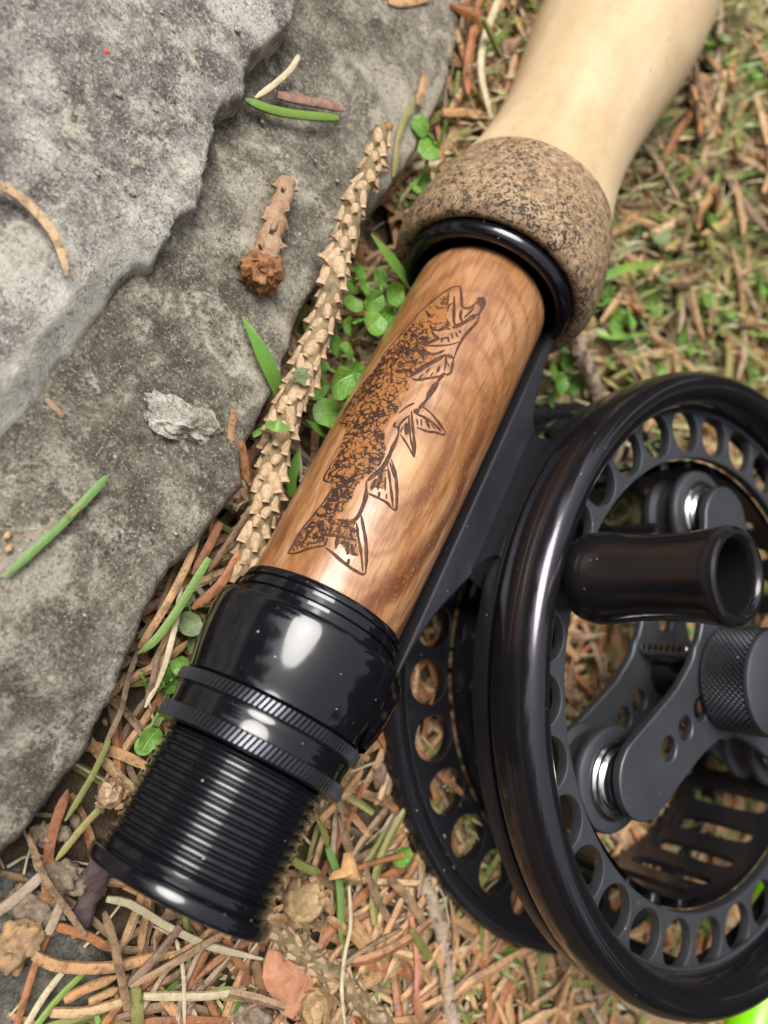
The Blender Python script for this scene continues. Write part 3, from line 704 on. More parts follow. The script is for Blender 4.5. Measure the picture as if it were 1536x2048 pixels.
# arbor wall pierced by slots, one per 12 degrees
def arbor():
    V, F = [], []; n = 30; Ri, Ro = 2.83, 2.93; hA, hB = -.13, -1.78; hc = (hA+hB)/2
    for sct in range(n):
        t0 = math.radians(7.7+12*sct); hw = math.radians(6)
        rect, slot = [], []
        m = 8
        for k in range(4*m):
            e, f = divmod(k, m); f = f/m
            P = [(-1+2*f, -1), (1, -1+2*f), (1-2*f, 1), (-1, 1-2*f)][e]; rect.append((P[0]*hw, hc+P[1]*(hA-hB)/2))
            an = math.atan2(P[1], P[0]); a_, b_ = .145, .62
            cx, cy = math.cos(an), math.sin(an); q = (abs(cx)**4+abs(cy)**4)**-.25
            slot.append((cx*q*a_/Ro, hc+cy*q*b_))
        o = len(V); L = 4*m
        for R in (Ro, Ri):
            for lst in (rect, slot):
                for th, h in lst: V.append((R*K*math.cos(t0+th), R*K*math.sin(t0+th), rz(h)))
        for k in range(L):
            j = (k+1) % L
            F.append((o+k, o+j, o+L+j, o+L+k)); F.append((o+2*L+k, o+3*L+k, o+3*L+j, o+2*L+j)); F.append((o+L+k, o+L+j, o+3*L+j, o+3*L+k))
    return mesh('spool_arbor', V, F, [ANOD], True, 40)
obj('spool_arbor', arbor(), spool)
rl('spool_back_flange', [(2.83, -1.64), (3.05, -1.64), (3.05, -1.78), (2.83, -1.78)], ANOD, closed=True, parent=spool)
# three-armed star plates
def star_outline(width=.5, L=2.06, angs=(-119, 1, 116)):
    pts = []
    for i, a in enumerate(angs):
        ca, sa = math.cos(math.radians(a)), math.sin(math.radians(a))
        loc = [(.98, -width), (1.4, -width*.99), (L, -width)] + [(L+width*math.sin(PI*k/12), -width*math.cos(PI*k/12)) for k in range(1, 12)] + [(L, width), (1.4, width*.99), (.98, width)]
        pts += [(x*ca-y*sa, x*sa+y*ca) for x, y in loc]
        b = angs[(i+1) % 3]; b = b if b > a else b+360; mid = math.radians((a+b)/2)
        for t in (-.22, 0, .22): pts.append((.80*math.cos(mid+t*1.1), .80*math.sin(mid+t*1.1)))
    return [(p.x, p.y) for p in smooth_path([(x, y, 0) for x, y in pts+[pts[0]]], 200)][:-1]
def star_holes(angs=(-119, 1, 116)): return [circle(*pol(r, a), .15, 20) for a in angs for r in (1.52, 1.10)] + [circle(*pol(.70, a), .15, 20) for a in angs]
plate('arm_plate', star_outline(), star_holes(), .20, .09, ANODM, .025, res=2)
plate('arm_plate', star_outline(), star_holes(), -.70, -.82, ANODM, .025, res=2)
rl('hub_tube', [(.001, -.75), (.34, -.75), (.34, .15), (.001, .15)], ANOD, 40, 40)
for a in (-119, 1, 116):
    c = pol(2.20, a)
    ro = rl('roller', [(.001, -.68), (.60, -.68), (.60, -.60), (.50, -.56), (.50, -.34), (.56, -.30), (.62, -.28), (.635, -.25), (.635, -.20), (.615, -.17), (.57, -.155), (.49, -.15), (.47, -.17), (.001, -.17)], ANODM, 64, 35, at_=c)
    rl('bearing', [(.001, -.17), (.46, -.17), (.465, -.12), (.44, -.09), (.40, -.085), (.38, -.10), (.37, -.085), (.34, -.06), (.32, -.06), (.001, -.06)], STEEL, 64, 35, parent=ro, at_=c)
    rl('bearing_cap', [(.001, -.07), (.33, -.07), (.33, .0), (.29, .03), (.29, .10), (.001, .10)], ANOD, 48, 35, parent=ro, at_=c)
for a, r in ((176, .62), (-60, .62), (57, .62)):
    pr = [(.001, -.70)]
    for k in range(8): pr += [(.085, -.68+.09*k), (.10, -.65+.09*k), (.085, -.61+.09*k)]
    rl('set_screw', pr+[(.001, .06)], STEEL, 24, 60, at_=pol(r, a))
for a, r in ((140, 2.1), (95, 2.2), (-90, 2.0)):
    rl('frame_post', [(.001, -1.75), (.07, -1.75), (.07, -.3), (.001, -.3)], ANOD, 20, 40, at_=pol(r, a))
# drag knob with a knurled side
def drag():
    n, rows = 110, 15; V, F = [], []; R, h0, h1 = .665, .28, .80
    V.append((0, 0, rz(h0)))
    for j in range(rows):
        for i in range(n):
            t = 2*PI*i/n; p = math.sin(PI*(i/n*55+j*.5))**2 if True else 0
            rr = (R + (.022 if (i+j) % 2 == 0 else -.004))*K; V.append((rr*math.cos(t), rr*math.sin(t), rz(h0+(h1-h0)*j/(rows-1))))
    for j in range(rows-1):
        for i in range(n):
            a = 1+j*n+i; b = 1+j*n+(i+1) % n
            F += [(a, b, b+n), (a, b+n, a+n)] if (i+j) % 2 else [(a, b, a+n), (b, b+n, a+n)]
    return mesh('drag_knob', V, F, [KNURLM], False)
dk = obj('drag_knob', drag(), reel)
rl('knob_cap', [(.001, .24), (.665, .24), (.67, .30), (.66, .79), (.665, .81), (.655, .845), (.62, .865), (.001, .865)], ANODM, 96, 35, parent=dk)
rl('knob_base', [(.001, .19), (.60, .19), (.62, .21), (.62, .27), (.001, .27)], ANOD, 64, 35, parent=dk)
# handle
HC = (-3.18, -.42)
hd = rl('handle', [(.001, .30), (.30, .30), (.40, .315), (.455, .355), (.485, .42), (.497, .52), (.492, .64), (.465, .85), (.440, 1.05), (.430, 1.25), (.432, 1.45), (.441, 1.65), (.455, 1.82), (.467, 1.91), (.473, 1.97), (.470, 2.02), (.455, 2.055), (.425, 2.075), (.39, 2.075), (.36, 2.055), (.338, 2.02), (.332, 1.97), (.33, 1.30), (.001, 1.30)], HANDLE, 96, 30, at_=HC)
rl('handle_spindle', [(.001, -.05), (.37, -.05), (.37, .02), (.36, .34), (.001, .34)], ANODM, 48, 35, at_=HC, parent=hd)

# ------------------------------------------------------------------ twigs
def peg_mesh(name, L, W, tip, mat):
    """a leaf cushion left by a spruce needle: a raised ridge that kicks outward at its end"""
    V, F = [], []; n = 7
    for i in range(n):
        f = i/(n-1); x = L*(f-.5); wv = W*(.35+.65*math.sin(PI*min(1, f*.62+.16))); z = .045*math.sin(PI*f*.8)*L/.28 + (tip*max(0, f-.68)/.32 if f > .68 else 0)
        if f > .8: wv *= .72
        V += [(x, -wv, -.03), (x, -wv*.7, z*.75), (x, 0, z+.012), (x, wv*.7, z*.75), (x, wv, -.03)]
    for i in range(n-1):
        for k in range(4): a = i*5+k; F.append((a, a+5, a+6, a+1))
    e = (n-1)*5; F.append((e, e+1, e+2, e+3, e+4))
    return mesh(name, V, F, [mat])
def twig(name, label, pts, radii, mat, pegs, group=None, L=.30, W=.080, tip=.065, seed=1, step=.16, ends=True, extra=None):
    rr = random.Random(seed); n = 40; path = smooth_path(pts, n); base = path[-1]
    path = [p+Vector((mnoise.noise((i*.22, seed, 0)), mnoise.noise((i*.22, seed, 7)), .4*mnoise.noise((i*.3, seed, 3))))*radii[1]*.45 for i, p in enumerate(path)]
    root = tag(empty(name, base), label, 'twig', group)
    loc = [p-base for p in path]; rad = [radii[0]+(radii[1]-radii[0])*i/(n-1) for i in range(n)]
    rad = [r*(1+.10*mnoise.noise((i*.7, seed*3.1, 0))) for i, r in enumerate(rad)]
    obj('stem', mesh('stem', *tube(loc, rad, 14), [TWIG_STEM if mat is TWIG else mat], True, 60), root)
    if pegs:
        variants = [peg_mesh('peg', L*rr.uniform(.85, 1.15), W*rr.uniform(.85, 1.2), tip*rr.uniform(.3, 1.5), mat) for _ in range(7)]
        length = sum((loc[i+1]-loc[i]).length for i in range(n-1)); s = .06; ang = 0; k = 0
        while s < length-.05:
            x = s/length*(n-1); i = min(int(x), n-2); p = loc[i].lerp(loc[i+1], x-i); d = (loc[i+1]-loc[i]).normalized(); r = rad[i]
            s_ = d.cross(Vector((0, 0, 1))).normalized(); t_ = s_.cross(d)
            nrm = (s_*math.cos(ang)+t_*math.sin(ang)).normalized()
            m = Matrix.Identity(4); y = nrm.cross(d)
            for q in range(3): m[q][0] = d[q]; m[q][1] = y[q]; m[q][2] = nrm[q]; m[q][3] = (p+nrm*(r*.93))[q]
            if nrm.z > -.75 and rr.random() > .10:
                o = obj('peg', variants[rr.randrange(7)], root); sc_ = rr.uniform(.72, 1.2)*(.75+.25*r/max(radii)); o.matrix_local = m @ Matrix.Rotation(rr.uniform(-.35, .35), 4, 'Z') @ Matrix.Rotation(rr.uniform(-.2, .06), 4, 'Y') @ Matrix.Scale(sc_, 4)
            s += step/5.2; ang += 2.39996; k += 1
    return root
def pts3(s): return [at(*map(float, t.split(',')[:2]), float(t.split(',')[2])) for t in s.split()]
tw = twig('spruce_twig', 'long pale peg-covered spruce twig lying between the stone and the wooden seat', pts3("765,262,1.30 737,345,1.30 705,430,1.28 678,520,1.25 648,625,1.2 612,725,1.1 585,800,1.0 556,890,.85 533,980,.70 512,1060,.60 494,1150,.5"), (.130, .200), TWIG, True, seed=3, L=.30, W=.078, step=.205)
nub = [Vector(v)-tw.location for v in pts3("756,300,1.30 768,268,1.31 778,250,1.32")]
obj('broken_end', mesh('broken_end', *tube(nub, [.12, .11, .07], 8), [BUD], True, 50), tw)
g_leaf = Bag()
for k in range(5):
    c = at(605+rnd.uniform(-10, 12), 752+rnd.uniform(-14, 14), 1.28); a = rnd.uniform(0, 6.28)
    d = Vector((math.cos(a), math.sin(a), rnd.uniform(-.2, .6)))*.13; e = Vector((-math.sin(a), math.cos(a), .2))*.055
    o = len(g_leaf.V); g_leaf.V += [c-d, c+e, c+d, c-e]; g_leaf.F.append((o, o+1, o+2, o+3))
tag(obj('leaf_shred', g_leaf.mesh('leaf_shred', [LEAF_D])), 'crumpled shred of green leaf stuck on the pale spruce twig', 'leaf shred')
twig('spruce_twig', 'pale peg-covered twig running from under the butt cap to the bottom edge', pts3("800,2075,.18 725,2003,.2 655,1942,.22 592,1898,.25 530,1835,.28"), (.15, .15), TWIG, True, seed=5, L=.24, W=.05, tip=.07, step=.22)
twig('spruce_twig', 'grey-brown knobbly twig on the litter left of the lower reel frame', pts3("908,2080,.2 893,1965,.2 882,1872,.2 862,1800,.2 846,1755,.15"), (.115, .10), TWIG_G, True, seed=8, L=.16, W=.045, tip=.09, step=.3)
twig('spruce_twig', 'grey twig standing in the litter behind the cork ring and the reel', pts3("1203,830,.1 1188,775,.5 1165,720,.75 1145,670,.9"), (.15, .14), TWIG_G, True, seed=9, L=.2, W=.06, step=.3)
twig('spruce_twig', 'dry brown twig on the ground beside the cork grip, top right of the photo', pts3("1500,560,.6 1440,640,.5 1330,700,.5 1240,735,.45"), (.10, .09), TWIG_G, True, seed=12, L=.2, W=.05, step=.35)
# short twig with a bud on the lower stone
def lump(r, seed, sub=3, amp=.25, freq=2.0, squash=(1, 1, 1)):
    bm = bmesh.new(); bmesh.ops.create_icosphere(bm, subdivisions=sub, radius=1.0)
    V = []; 
    for v in bm.verts:
        p = v.co.normalized(); d = 1+amp*mnoise.noise(p*freq+Vector((seed, seed*.7, 0)))+amp*.5*mnoise.noise(p*freq*3+Vector((seed, 0, 5)))+amp*.25*mnoise.noise(p*freq*7+Vector((0, seed, 5)))
        V.append((p.x*r*d*squash[0], p.y*r*d*squash[1], p.z*r*d*squash[2]))
    F = [tuple(v.index for v in f.verts) for f in bm.faces]; bm.free(); return V, F
def scale_mesh(name, L, W, mat):
    V = []; F = []
    for i, (x, wv, z) in enumerate(((0, .55, 0), (.4, 1, .10), (.75, .75, .18), (1, .12, .30))):
        V += [(x*L, -wv*W, z*L*.5), (x*L, 0, z*L*.5+.04*L), (x*L, wv*W, z*L*.5)]
    for i in range(3):
        for k in range(2): a = i*3+k; F.append((a, a+3, a+4, a+1))
    return mesh(name, V, F, [mat])
def scaly(root, mat, centre, r, axis, n, L, W, seed, smin=-.8, name='bud_scale'):
    rr = random.Random(seed); sm = [scale_mesh(name, L*rr.uniform(.8, 1.2), W*rr.uniform(.8, 1.2), mat) for _ in range(3)]
    ax = Vector(axis).normalized(); e1 = ax.orthogonal().normalized(); e2 = ax.cross(e1)
    for k in range(n):
        f = smin + (.98-smin)*k/max(1, n-1); a = k*2.4; rad = math.sqrt(max(0, 1-f*f))
        nrm = (ax*f+(e1*math.cos(a)+e2*math.sin(a))*rad).normalized(); p = Vector(centre)+nrm*r*.92
        d = (ax-nrm*ax.dot(nrm)); d = d.normalized() if d.length > .05 else e1; y = nrm.cross(d)
        m = Matrix.Identity(4)
        for q in range(3): m[q][0] = d[q]; m[q][1] = y[q]; m[q][2] = nrm[q]; m[q][3] = p[q]
        o = obj(name, sm[k % 3], root); o.matrix_local = m @ Matrix.Rotation(rr.uniform(-.3, .3), 4, 'Z') @ Matrix.Rotation(-rr.uniform(0, .35), 4, 'Y')
bt = twig('budded_twig', 'short brown twig ending in a rounded red-brown bud, on the lower stone', pts3("575,362,1.12 562,405,1.15 548,450,1.18 535,495,1.20 527,530,1.20"), (.115, .17), m_bark('brown_twig', (.20, .11, .065), (.34, .21, .13), (.45, .31, .21), 6), True, L=.2, W=.045, tip=.06, seed=21, step=.35)
bc = at(523, 545, 1.20)-bt.location
obj('bud', mesh('bud', *lump(.25, 4, 4, .5, 2.4), [BUD]), bt, bc)
scaly(bt, BUD, bc, .235, at(520, 585, 1.1)-at(527, 530, 1.2), 22, .085, .05, 6)
# bud cluster by the stone edge
bcl = tag(empty('bud_cluster', at(470, 985, .62)), 'scruffy olive and purple bud cluster wedged beside the stone edge', 'bud')
obj('core', mesh('core', *lump(.19, 9, 3, .45, 2.4, (1, 1.4, .9)), [m_bark('olive_bud', (.12, .09, .04), (.24, .20, .10), (.36, .30, .17), 7, .4)]), bcl)
scaly(bcl, m_bark('purple_bud', (.13, .05, .04), (.24, .13, .085), (.36, .25, .15), 9), (0, 0, 0), .20, (-.3, -.6, .5), 40, .15, .065, 8)
obj('stub', mesh('stub', *tube([at(480, 880, .95)-bcl.location, at(488, 915, .9)-bcl.location, at(490, 960, .7)-bcl.location], [.055, .06, .07], 8), [BUD], True, 60), bcl)

def bud(name, label, px, py, z, r, axis, mat, seed, n=36, cat='bud', squash=(1, 1, 1), L=None):
    root = tag(empty(name, at(px, py, z)), label, cat); obj('core', mesh('core', *lump(r*.92, seed, 3, .2, 2, squash), [mat]), root)
    scaly(root, mat, (0, 0, 0), r*.95, axis, n, L or r*.8, r*.34, seed); return root
bud('spruce_bud', 'tan scaly spruce bud at the bottom edge, left of the pale twig', 632, 2008, .35, .24, (-.3, -.75, .5), BUDP, 31, 40)
bud('spruce_bud', 'tan flaky bud tucked against the right side of the butt cap', 600, 1812, .35, .28, (.2, .9, .3), BUDP, 33, 40)
bud('spruce_bud', 'small pale twig end poking out left of the threads', 222, 1592, .45, .15, (-.6, .5, .3), TWIG, 35, 22)

# ------------------------------------------------------------------ needles traced where they lie
def needle_vf(path, w, sides=5, flat=.75, tip0=.75, tip1=.35):
    n = len(path); rad = []
    for i in range(n):
        f = i/(n-1); rad.append(w*min(1, tip0+(f/.12)*(1-tip0) if f < .12 else 1, tip1+((1-f)/.14)*(1-tip1) if f > .86 else 1))
    return tube(path, rad, sides, flat, True, .4)
def needle(label, mat, s, wpx, name='spruce_needle', cat='needle', flat=.75, n=12, tips=(.75, .35), group=None, rough=0):
    pts = pts3(s); path = smooth_path(pts, n); mid = pts[len(pts)//2]
    dep = float(proj(np.array(mid))[1]); wv = wpx*dep/FPX/2
    c = sum(path, Vector())/len(path)
    V, F = needle_vf([p-c for p in path], wv, 12 if rough else 6, flat, *tips)
    if rough: V = [v + Vector((mnoise.noise(v*4), mnoise.noise(v*4+Vector((9, 0, 0))), mnoise.noise(v*4+Vector((0, 9, 0)))))*wv*rough*2 + Vector((mnoise.noise(v*14), mnoise.noise(v*14+Vector((9, 0, 0))), 0))*wv*rough for v in V]
    o = obj(name, mesh(name, V, F, [mat], True, 50), None, c)
    return tag(o, label, cat, group)
def zs(s, *z):
    t = s.split(); n = len(t); out = []
    for i, q in enumerate(t):
        x = i/(n-1)*(len(z)-1) if n > 1 else 0; k = min(int(x), len(z)-2) if len(z) > 1 else 0
        out.append('%s,%.3f' % (q, z[k]+(z[k+1]-z[k])*(x-k) if len(z) > 1 else z[0]))
    return ' '.join(out)
# on the stones
needle('curved brown needle with dark bands lying on the upper stone', N_TAN, zs("-25,362 20,380 55,407 95,450 120,495 134,551", 1.66, 1.56), 22, flat=.6)
needle('single straight green needle lying across the lower stone', N_GREEN, zs("213,953 180,990 130,1042 70,1098 8,1155", 1.18), 20, tips=(.5, .3))
needle('fresh green needle with a red tip on the lower stone near the upper one', N_GREEN, zs("490,199 540,219 600,230 676,236", 1.12), 19, tips=(.4, .6))
needle('pale straw-coloured needle leaning over the fresh green one', N_PALE, zs("597,112 580,140 545,172 510,196", 1.15), 13)
needle('short red-brown splinter of bark beside the fresh green needle', m_bark('red_splinter', (.16, .08, .06), (.29, .17, .13), (.38, .26, .21), 5), zs("555,190 600,200 645,208 692,219", 1.08, 1.08), 20, 'bark_splinter', 'bark')
needle('stubby brown splinter by the pale broken edge of the upper stone', N_GREY, zs("92,796 108,815 128,838", 1.1), 15, 'bark_splinter', 'bark')
needle('orange needle tip on the stone beside the green stems', N_TAN, zs("850,152 842,185 835,210", 1.05), 17)
needle('light orange needle standing upright at the stone edge', N_TAN, zs("468,822 462,860 460,905 457,940", 1.12, .75), 17, tips=(.95, .8))
# strip between stone and rod
needle('green needle with a yellow tip between the stone and the black hood', N_GREEN, zs("418,1116 389,1164 353,1222 312,1278 276,1307", .9, .75, .62), 19, tips=(.8, .25))
needle('long split orange-brown needle along the stone edge beside the green one', N_TAN, zs("394,1075 373,1131 335,1205 300,1262 277,1296", .75, .65, .5), 18)
needle('rust needle half hidden behind the split orange one at the stone edge', N_RUST, zs("440,1045 418,1090 385,1150", .55), 20)
needle('dark brown needle under the purple bud cluster', N_DARK, zs("500,1020 460,1080 418,1142", .72, .5), 14)
needle('orange-brown needle pointing at the rim of the black hood', N_RUST, zs("482,1100 441,1167 384,1218", .55, .5), 21)
needle('long straw-brown stalk crossing the green leaves beside the knurled rings', N_PALE, zs("362,1172 350,1250 327,1335 290,1415", .55, .7), 14, 'dry_stalk', 'stalk')
needle('second shorter straw-brown stalk leaning on the long one', N_GREY, zs("318,1305 306,1360 292,1412", .78, .62), 15, 'dry_stalk', 'stalk')
needle('thin brown stem running down tight along the stone edge', N_GREY, zs("276,1300 256,1358 240,1425 205,1500", .5, .3), 13, 'dry_stalk', 'stalk')
needle('pale green needle stuck between the stone and the threads', N_OLIVE, zs("218,1480 185,1550 130,1642", .35, .3), 14)
needle('tan-olive needle running towards the butt cap from the left', N_OLIVE, zs("215,1600 160,1660 112,1720", .25), 16)
needle('red-brown needle beside the stone foot, upright blade shape', N_RUST, zs("136,1578 117,1628 101,1683 95,1738 92,1852", .42, .2), 24, flat=.45, tips=(.15, .9))
# below and left of the butt
needle('dark brown needle lying on top across the litter left of the butt', N_GREY, zs("56,1668 72,1713 93,1762 128,1811 171,1873", .5, .42), 15, tips=(.4, .8))
needle('rust-brown needle pointing down from the resin lump', N_RUST, zs("103,1850 170,1869 221,1900", .2), 19)
needle('long bowed orange needle at the bottom left with a black streak', N_TAN, zs("68,1910 109,1930 170,1936 235,1933 290,1918 352,1906", .33), 23, flat=.65, tips=(.8, .5))
needle('short upright brown needle crossing over the bowed orange one', N_GREY, zs("208,1824 227,1883 241,1948 255,2018", .48, .42), 19, tips=(.5, .9))
needle('brown needle slanting down left, crossing the bowed orange needle', N_GREY, zs("360,1853 314,1913 254,1972", .42), 19, tips=(.8, .3))
needle('long grey-brown needle slanting up towards the butt cap', N_GREY, zs("445,1868 342,1929 260,1974", .44), 18, tips=(.8, .25))
needle('cracked tan needle below the bowed orange one', N_TAN, zs("128,2002 164,1981 234,1953", .28), 20)
needle('frayed tan needle close under the cracked one', N_TAN, zs("177,2004 207,1991 236,1977", .28), 16)
needle('bright orange needle at the bottom left edge of the litter', N_TAN, zs("102,2025 170,2023 248,2002", .24), 20, tips=(.9, .8))
needle('thin salmon-orange needle running off the bottom left', N_RUST, zs("97,1866 68,1935 33,2050 20,2090", .16), 16)
needle('pale grey-green needle running off the bottom edge, left one of two', N_PALE, zs("130,1938 90,1989 50,2055 30,2090", .12), 15)
needle('blue-green needle beside the pale grey-green one at the bottom', N_GREEN, zs("171,1942 120,1992 72,2052 50,2085", .12), 15)
needle('thick olive-green stalk standing at the bottom edge', N_OLIVE, zs("268,1972 272,2010 277,2060", .3), 28, 'green_stalk', 'stalk')
needle('short teal-green stalk end at the bottom edge', N_GREEN, zs("226,2016 238,2038 252,2070", .15), 22, 'green_stalk', 'stalk')
needle('grey-tan needle lying level near the bottom, right of the olive stalk', N_PALE, zs("286,1992 355,1992 420,1991 492,1978", .3), 17)
needle('thin yellow straw hanging down from the butt cap', N_PALE, zs("352,1880 366,1943 369,2055", .34), 9, 'dry_stalk', 'stalk')
needle('orange-red needle behind the yellow straw', N_RUST, zs("412,1902 383,1956 342,2055", .2), 20)
needle('knotted pale woody stalk under the butt cap', N_PALE, zs("214,1798 262,1808 330,1850 395,1882 440,1898 525,1918", .38), 16, 'dry_stalk', 'stalk')
needle('bright orange needle under the knotted stalk', N_RUST, zs("450,1875 478,1927 503,1982", .25), 19)
needle('dark grey stick end beside the red-brown flake', N_DARK, zs("508,1920 520,1965 532,2015", .22), 22, 'dry_stick', 'stick')
# right of the butt
needle('hooked brown needle left of the lower reel frame', N_GREY, zs("780,1758 814,1794 846,1850 846,1915", .35, .25), 20)
needle('pink-red stem standing by the grey twig', N_PINK, zs("822,1832 833,1911 832,1998", .35), 12, 'fallen_twiglet', 'twiglet')
needle('long pale root thread curving down below the butt', N_PALE, zs("698,1772 701,1851 689,1911 683,1983 691,2060", .5), 9, 'root_thread', 'root')
needle('straight green stalk right of the butt cap', N_GREEN, zs("655,1695 678,1768 682,1884", .4, .3), 18, 'green_stalk', 'stalk')
needle('orange needle curling round the green stalk', N_TAN, zs("622,1751 644,1791 666,1828", .42), 19)
needle('olive needle pushed against the threads on the right', N_OLIVE, zs("585,1720 610,1735 640,1745", .45), 19)
needle('tan needle arching from the lock ring to the reel frame', N_TAN, zs("640,1640 690,1590 725,1540", .3), 17)
# beside the cork
needle('tan needle lying along the stone edge behind the cork, left of two', N_RUST, zs("962,-10 945,70 934,140 936,190", .75), 20)
needle('straw-coloured needle beside the rust one behind the cork', N_PALE, zs("1000,-10 968,80 962,150 982,236", .8), 17)
needle('level orange needle under the straw-coloured one', N_TAN, zs("885,226 930,226 980,232", .6), 18)
needle('olive stalk leaning on the stone left of the cork ring', N_OLIVE, zs("826,205 800,262 786,355", 1.05, .9), 15, 'green_stalk', 'stalk')
needle('orange splinter at the very top edge of the stone', N_TAN, zs("775,2 805,8 860,-4", 1.0), 16, 'bark_splinter', 'bark')

# loose flat pieces, crumbs, chips
def flake(name, label, cat, pts, z, mat, bend=.12, thick=.03, tilt=(0, 0)):
    P = [at(x, y, z) for x, y in pts]; c = sum(P, Vector())/len(P); V, F = [], []; n = len(P)
    for lvl, dz in ((1, 0), (.55, bend), (.0, bend*1.3)):
        for p in P:
            q = c+(p-c)*lvl; V.append((q.x-c.x, q.y-c.y, dz+tilt[0]*(q.x-c.x)+tilt[1]*(q.y-c.y)))
    for l in range(2):
        for i in range(n): a = l*n+i; b = l*n+(i+1) % n; F.append((a, b, b+n, a+n))
    m = len(V); V += [(x, y, zz-thick) for x, y, zz in V[:n]]
    F += [(i, m+i, m+(i+1) % n, (i+1) % n) for i in range(n)]; F.append(tuple(range(m, m+n))[::-1])
    o = obj(name, mesh(name, V, F, [mat], True, 50), None, c); return tag(o, label, cat)
flake('bark_flake', 'large smooth reddish-brown bark flake below the butt cap', 'bark flake', crop(380, 1700, .3776, "440,520 405,600 390,680 405,740 430,770 450,830 485,865 530,885 580,830 640,760 650,690 620,640 570,590 500,560"), .3, FLAKE, .06, .03, (.1, -.1))
flake('papery_scale', 'curled orange papery scale right of the butt cap', 'scale', crop(380, 1700, .3776, "820,20 860,10 890,90 918,170 870,175 800,150 740,160 760,120 805,100"), .55, m_bark('orange_paper', (.36, .18, .06), (.52, .29, .11), (.62, .40, .19), 4), .10)
chip = mesh('stone_chip', *lump(.36, 17, 4, .55, 1.6, (1.25, .72, .38)), [STONE_CHIP], True, 40)
cp = at(362, 842, 1.05); tag(obj('stone_chip', chip, None, cp, (0.1, .1, .35)), 'small pale jagged stone chip lying on the lower stone', 'stone')
def crumb(label, px, py, z, r, seed, mat=CRUMB, squash=(1, 1, .8), name='soil_crumb', cat='soil'):
    return tag(obj(name, mesh(name, *lump(r, seed, 4, .5, 2.0, squash), [mat]), None, at(px, py, z)), label, cat)
crumb('crumbly grey-brown lump of soil at the bottom edge below the flake', 490, 2045, .15, .34, 41)
crumb('knobbly resin-stained bark lump at the far left below the stone', 38, 1885, .2, .23, 43, m_bark('resin_lump', (.16, .10, .055), (.30, .20, .12), (.45, .28, .12), 4), (1, 1.15, .8), 'resin_lump', 'bark lump')
crumb('crumbly bark piece left of the butt cap', 128, 1755, .22, .20, 47, CRUMB, (1.3, .8, .7), 'bark_crumb', 'bark lump')
crumb('small soil crumb under the stone, left of the upright rust needle', 84, 1668, .25, .12, 49)
crumb('little soil crumb between upright rust needle and threads', 127, 1668, .22, .08, 52)
crumb('crumbly bark strip below the grey stick on the left', 70, 1815, .16, .21, 55, CRUMB, (1.5, .8, .6), 'bark_crumb', 'bark lump')
needle('dark purple bark stick poking out from under the butt cap', PURPLE, zs("203,1712 192,1750 176,1795 160,1845", .36, .12), 50, 'bark_stick', 'stick', .6, 16, (.9, .6), rough=.28)
needle('pale grey stick running into the left edge below the stone', TWIG_G, zs("86,1748 45,1785 -10,1828", .25, .2), 24, 'bark_stick', 'stick', .7, 10, (.9, .9))
needle('stubby grey bark stick hanging below the crossing dark needle', TWIG_G, zs("122,1805 108,1840 95,1868", .28), 20, 'bark_stick', 'stick', .7, 10, (.9, .9))
mite = Bag(); mite.add(lump(.022, 3, 2, .1))
for k in range(8):
    a = k*PI/4; mite.add(tube([(0, 0, 0), (math.cos(a)*.03, math.sin(a)*.03, .012), (math.cos(a)*.045, math.sin(a)*.045, -.015)], [.005, .004, .003], 4))
tag(obj('red_mite', mite.mesh('red_mite', [RED]), None, at(213, 104, 1.70)), 'tiny bright red mite walking on the upper stone', 'mite')
# tendril round the green needle on the stone
tag(obj('dry_tendril', mesh('dry_tendril', *tube(smooth_path(pts3(zs("22,1078 40,1072 70,1068 90,1055 112,1035 118,1022 132,1020 140,1035 150,1028 162,1016", 1.2, 1.25, 1.3, 1.22)), 40), [.007]*40, 5), [N_TAN], True)), 'thin dry tendril curled round the green needle on the lower stone', 'tendril')
sm_ = [at(14, 1072, 1.12), at(18, 1098, 1.12)]
for k, c in enumerate(sm_):
    tag(obj('seed_husk', mesh('seed_husk', *lump(.042, 60+k, 2, .2, 2, (.8, 1.3, .3)), [N_TAN], True), None, c), ('upper' if k == 0 else 'lower')+' yellow husk at the end of the dry tendril', 'husk')

# crumbs and grit scattered on the stones, too small to count
gr = Bag(); base_l = lump(1, 5, 1, .3)
for k in range(260):
    x, y = rs.uniform(-6.2, -1.9), rs.uniform(-5, 9); r = abs(rs.normal(0, .014))+.008
    d1 = float(poly_sd(np.array([[x]]), np.array([[y]]), UP_OUT)[0, 0]); d2 = float(poly_sd(np.array([[x]]), np.array([[y]]), LO_OUT)[0, 0])
    if d2 < .2 or abs(d1) < .15: continue
    z = (h_up(x, y) if d1 > 0 else h_lo(x, y)) - .0
    gr.add(base_l, Matrix.Translation((x, y, z)) @ Matrix.Diagonal((r*1.2, r, r*.7, 1)))
tag(obj('stone_grit', gr.mesh('stone_grit', [m_bark('grit', (.2, .17, .13), (.36, .31, .24), (.5, .45, .36), 9)])), kind='stuff')

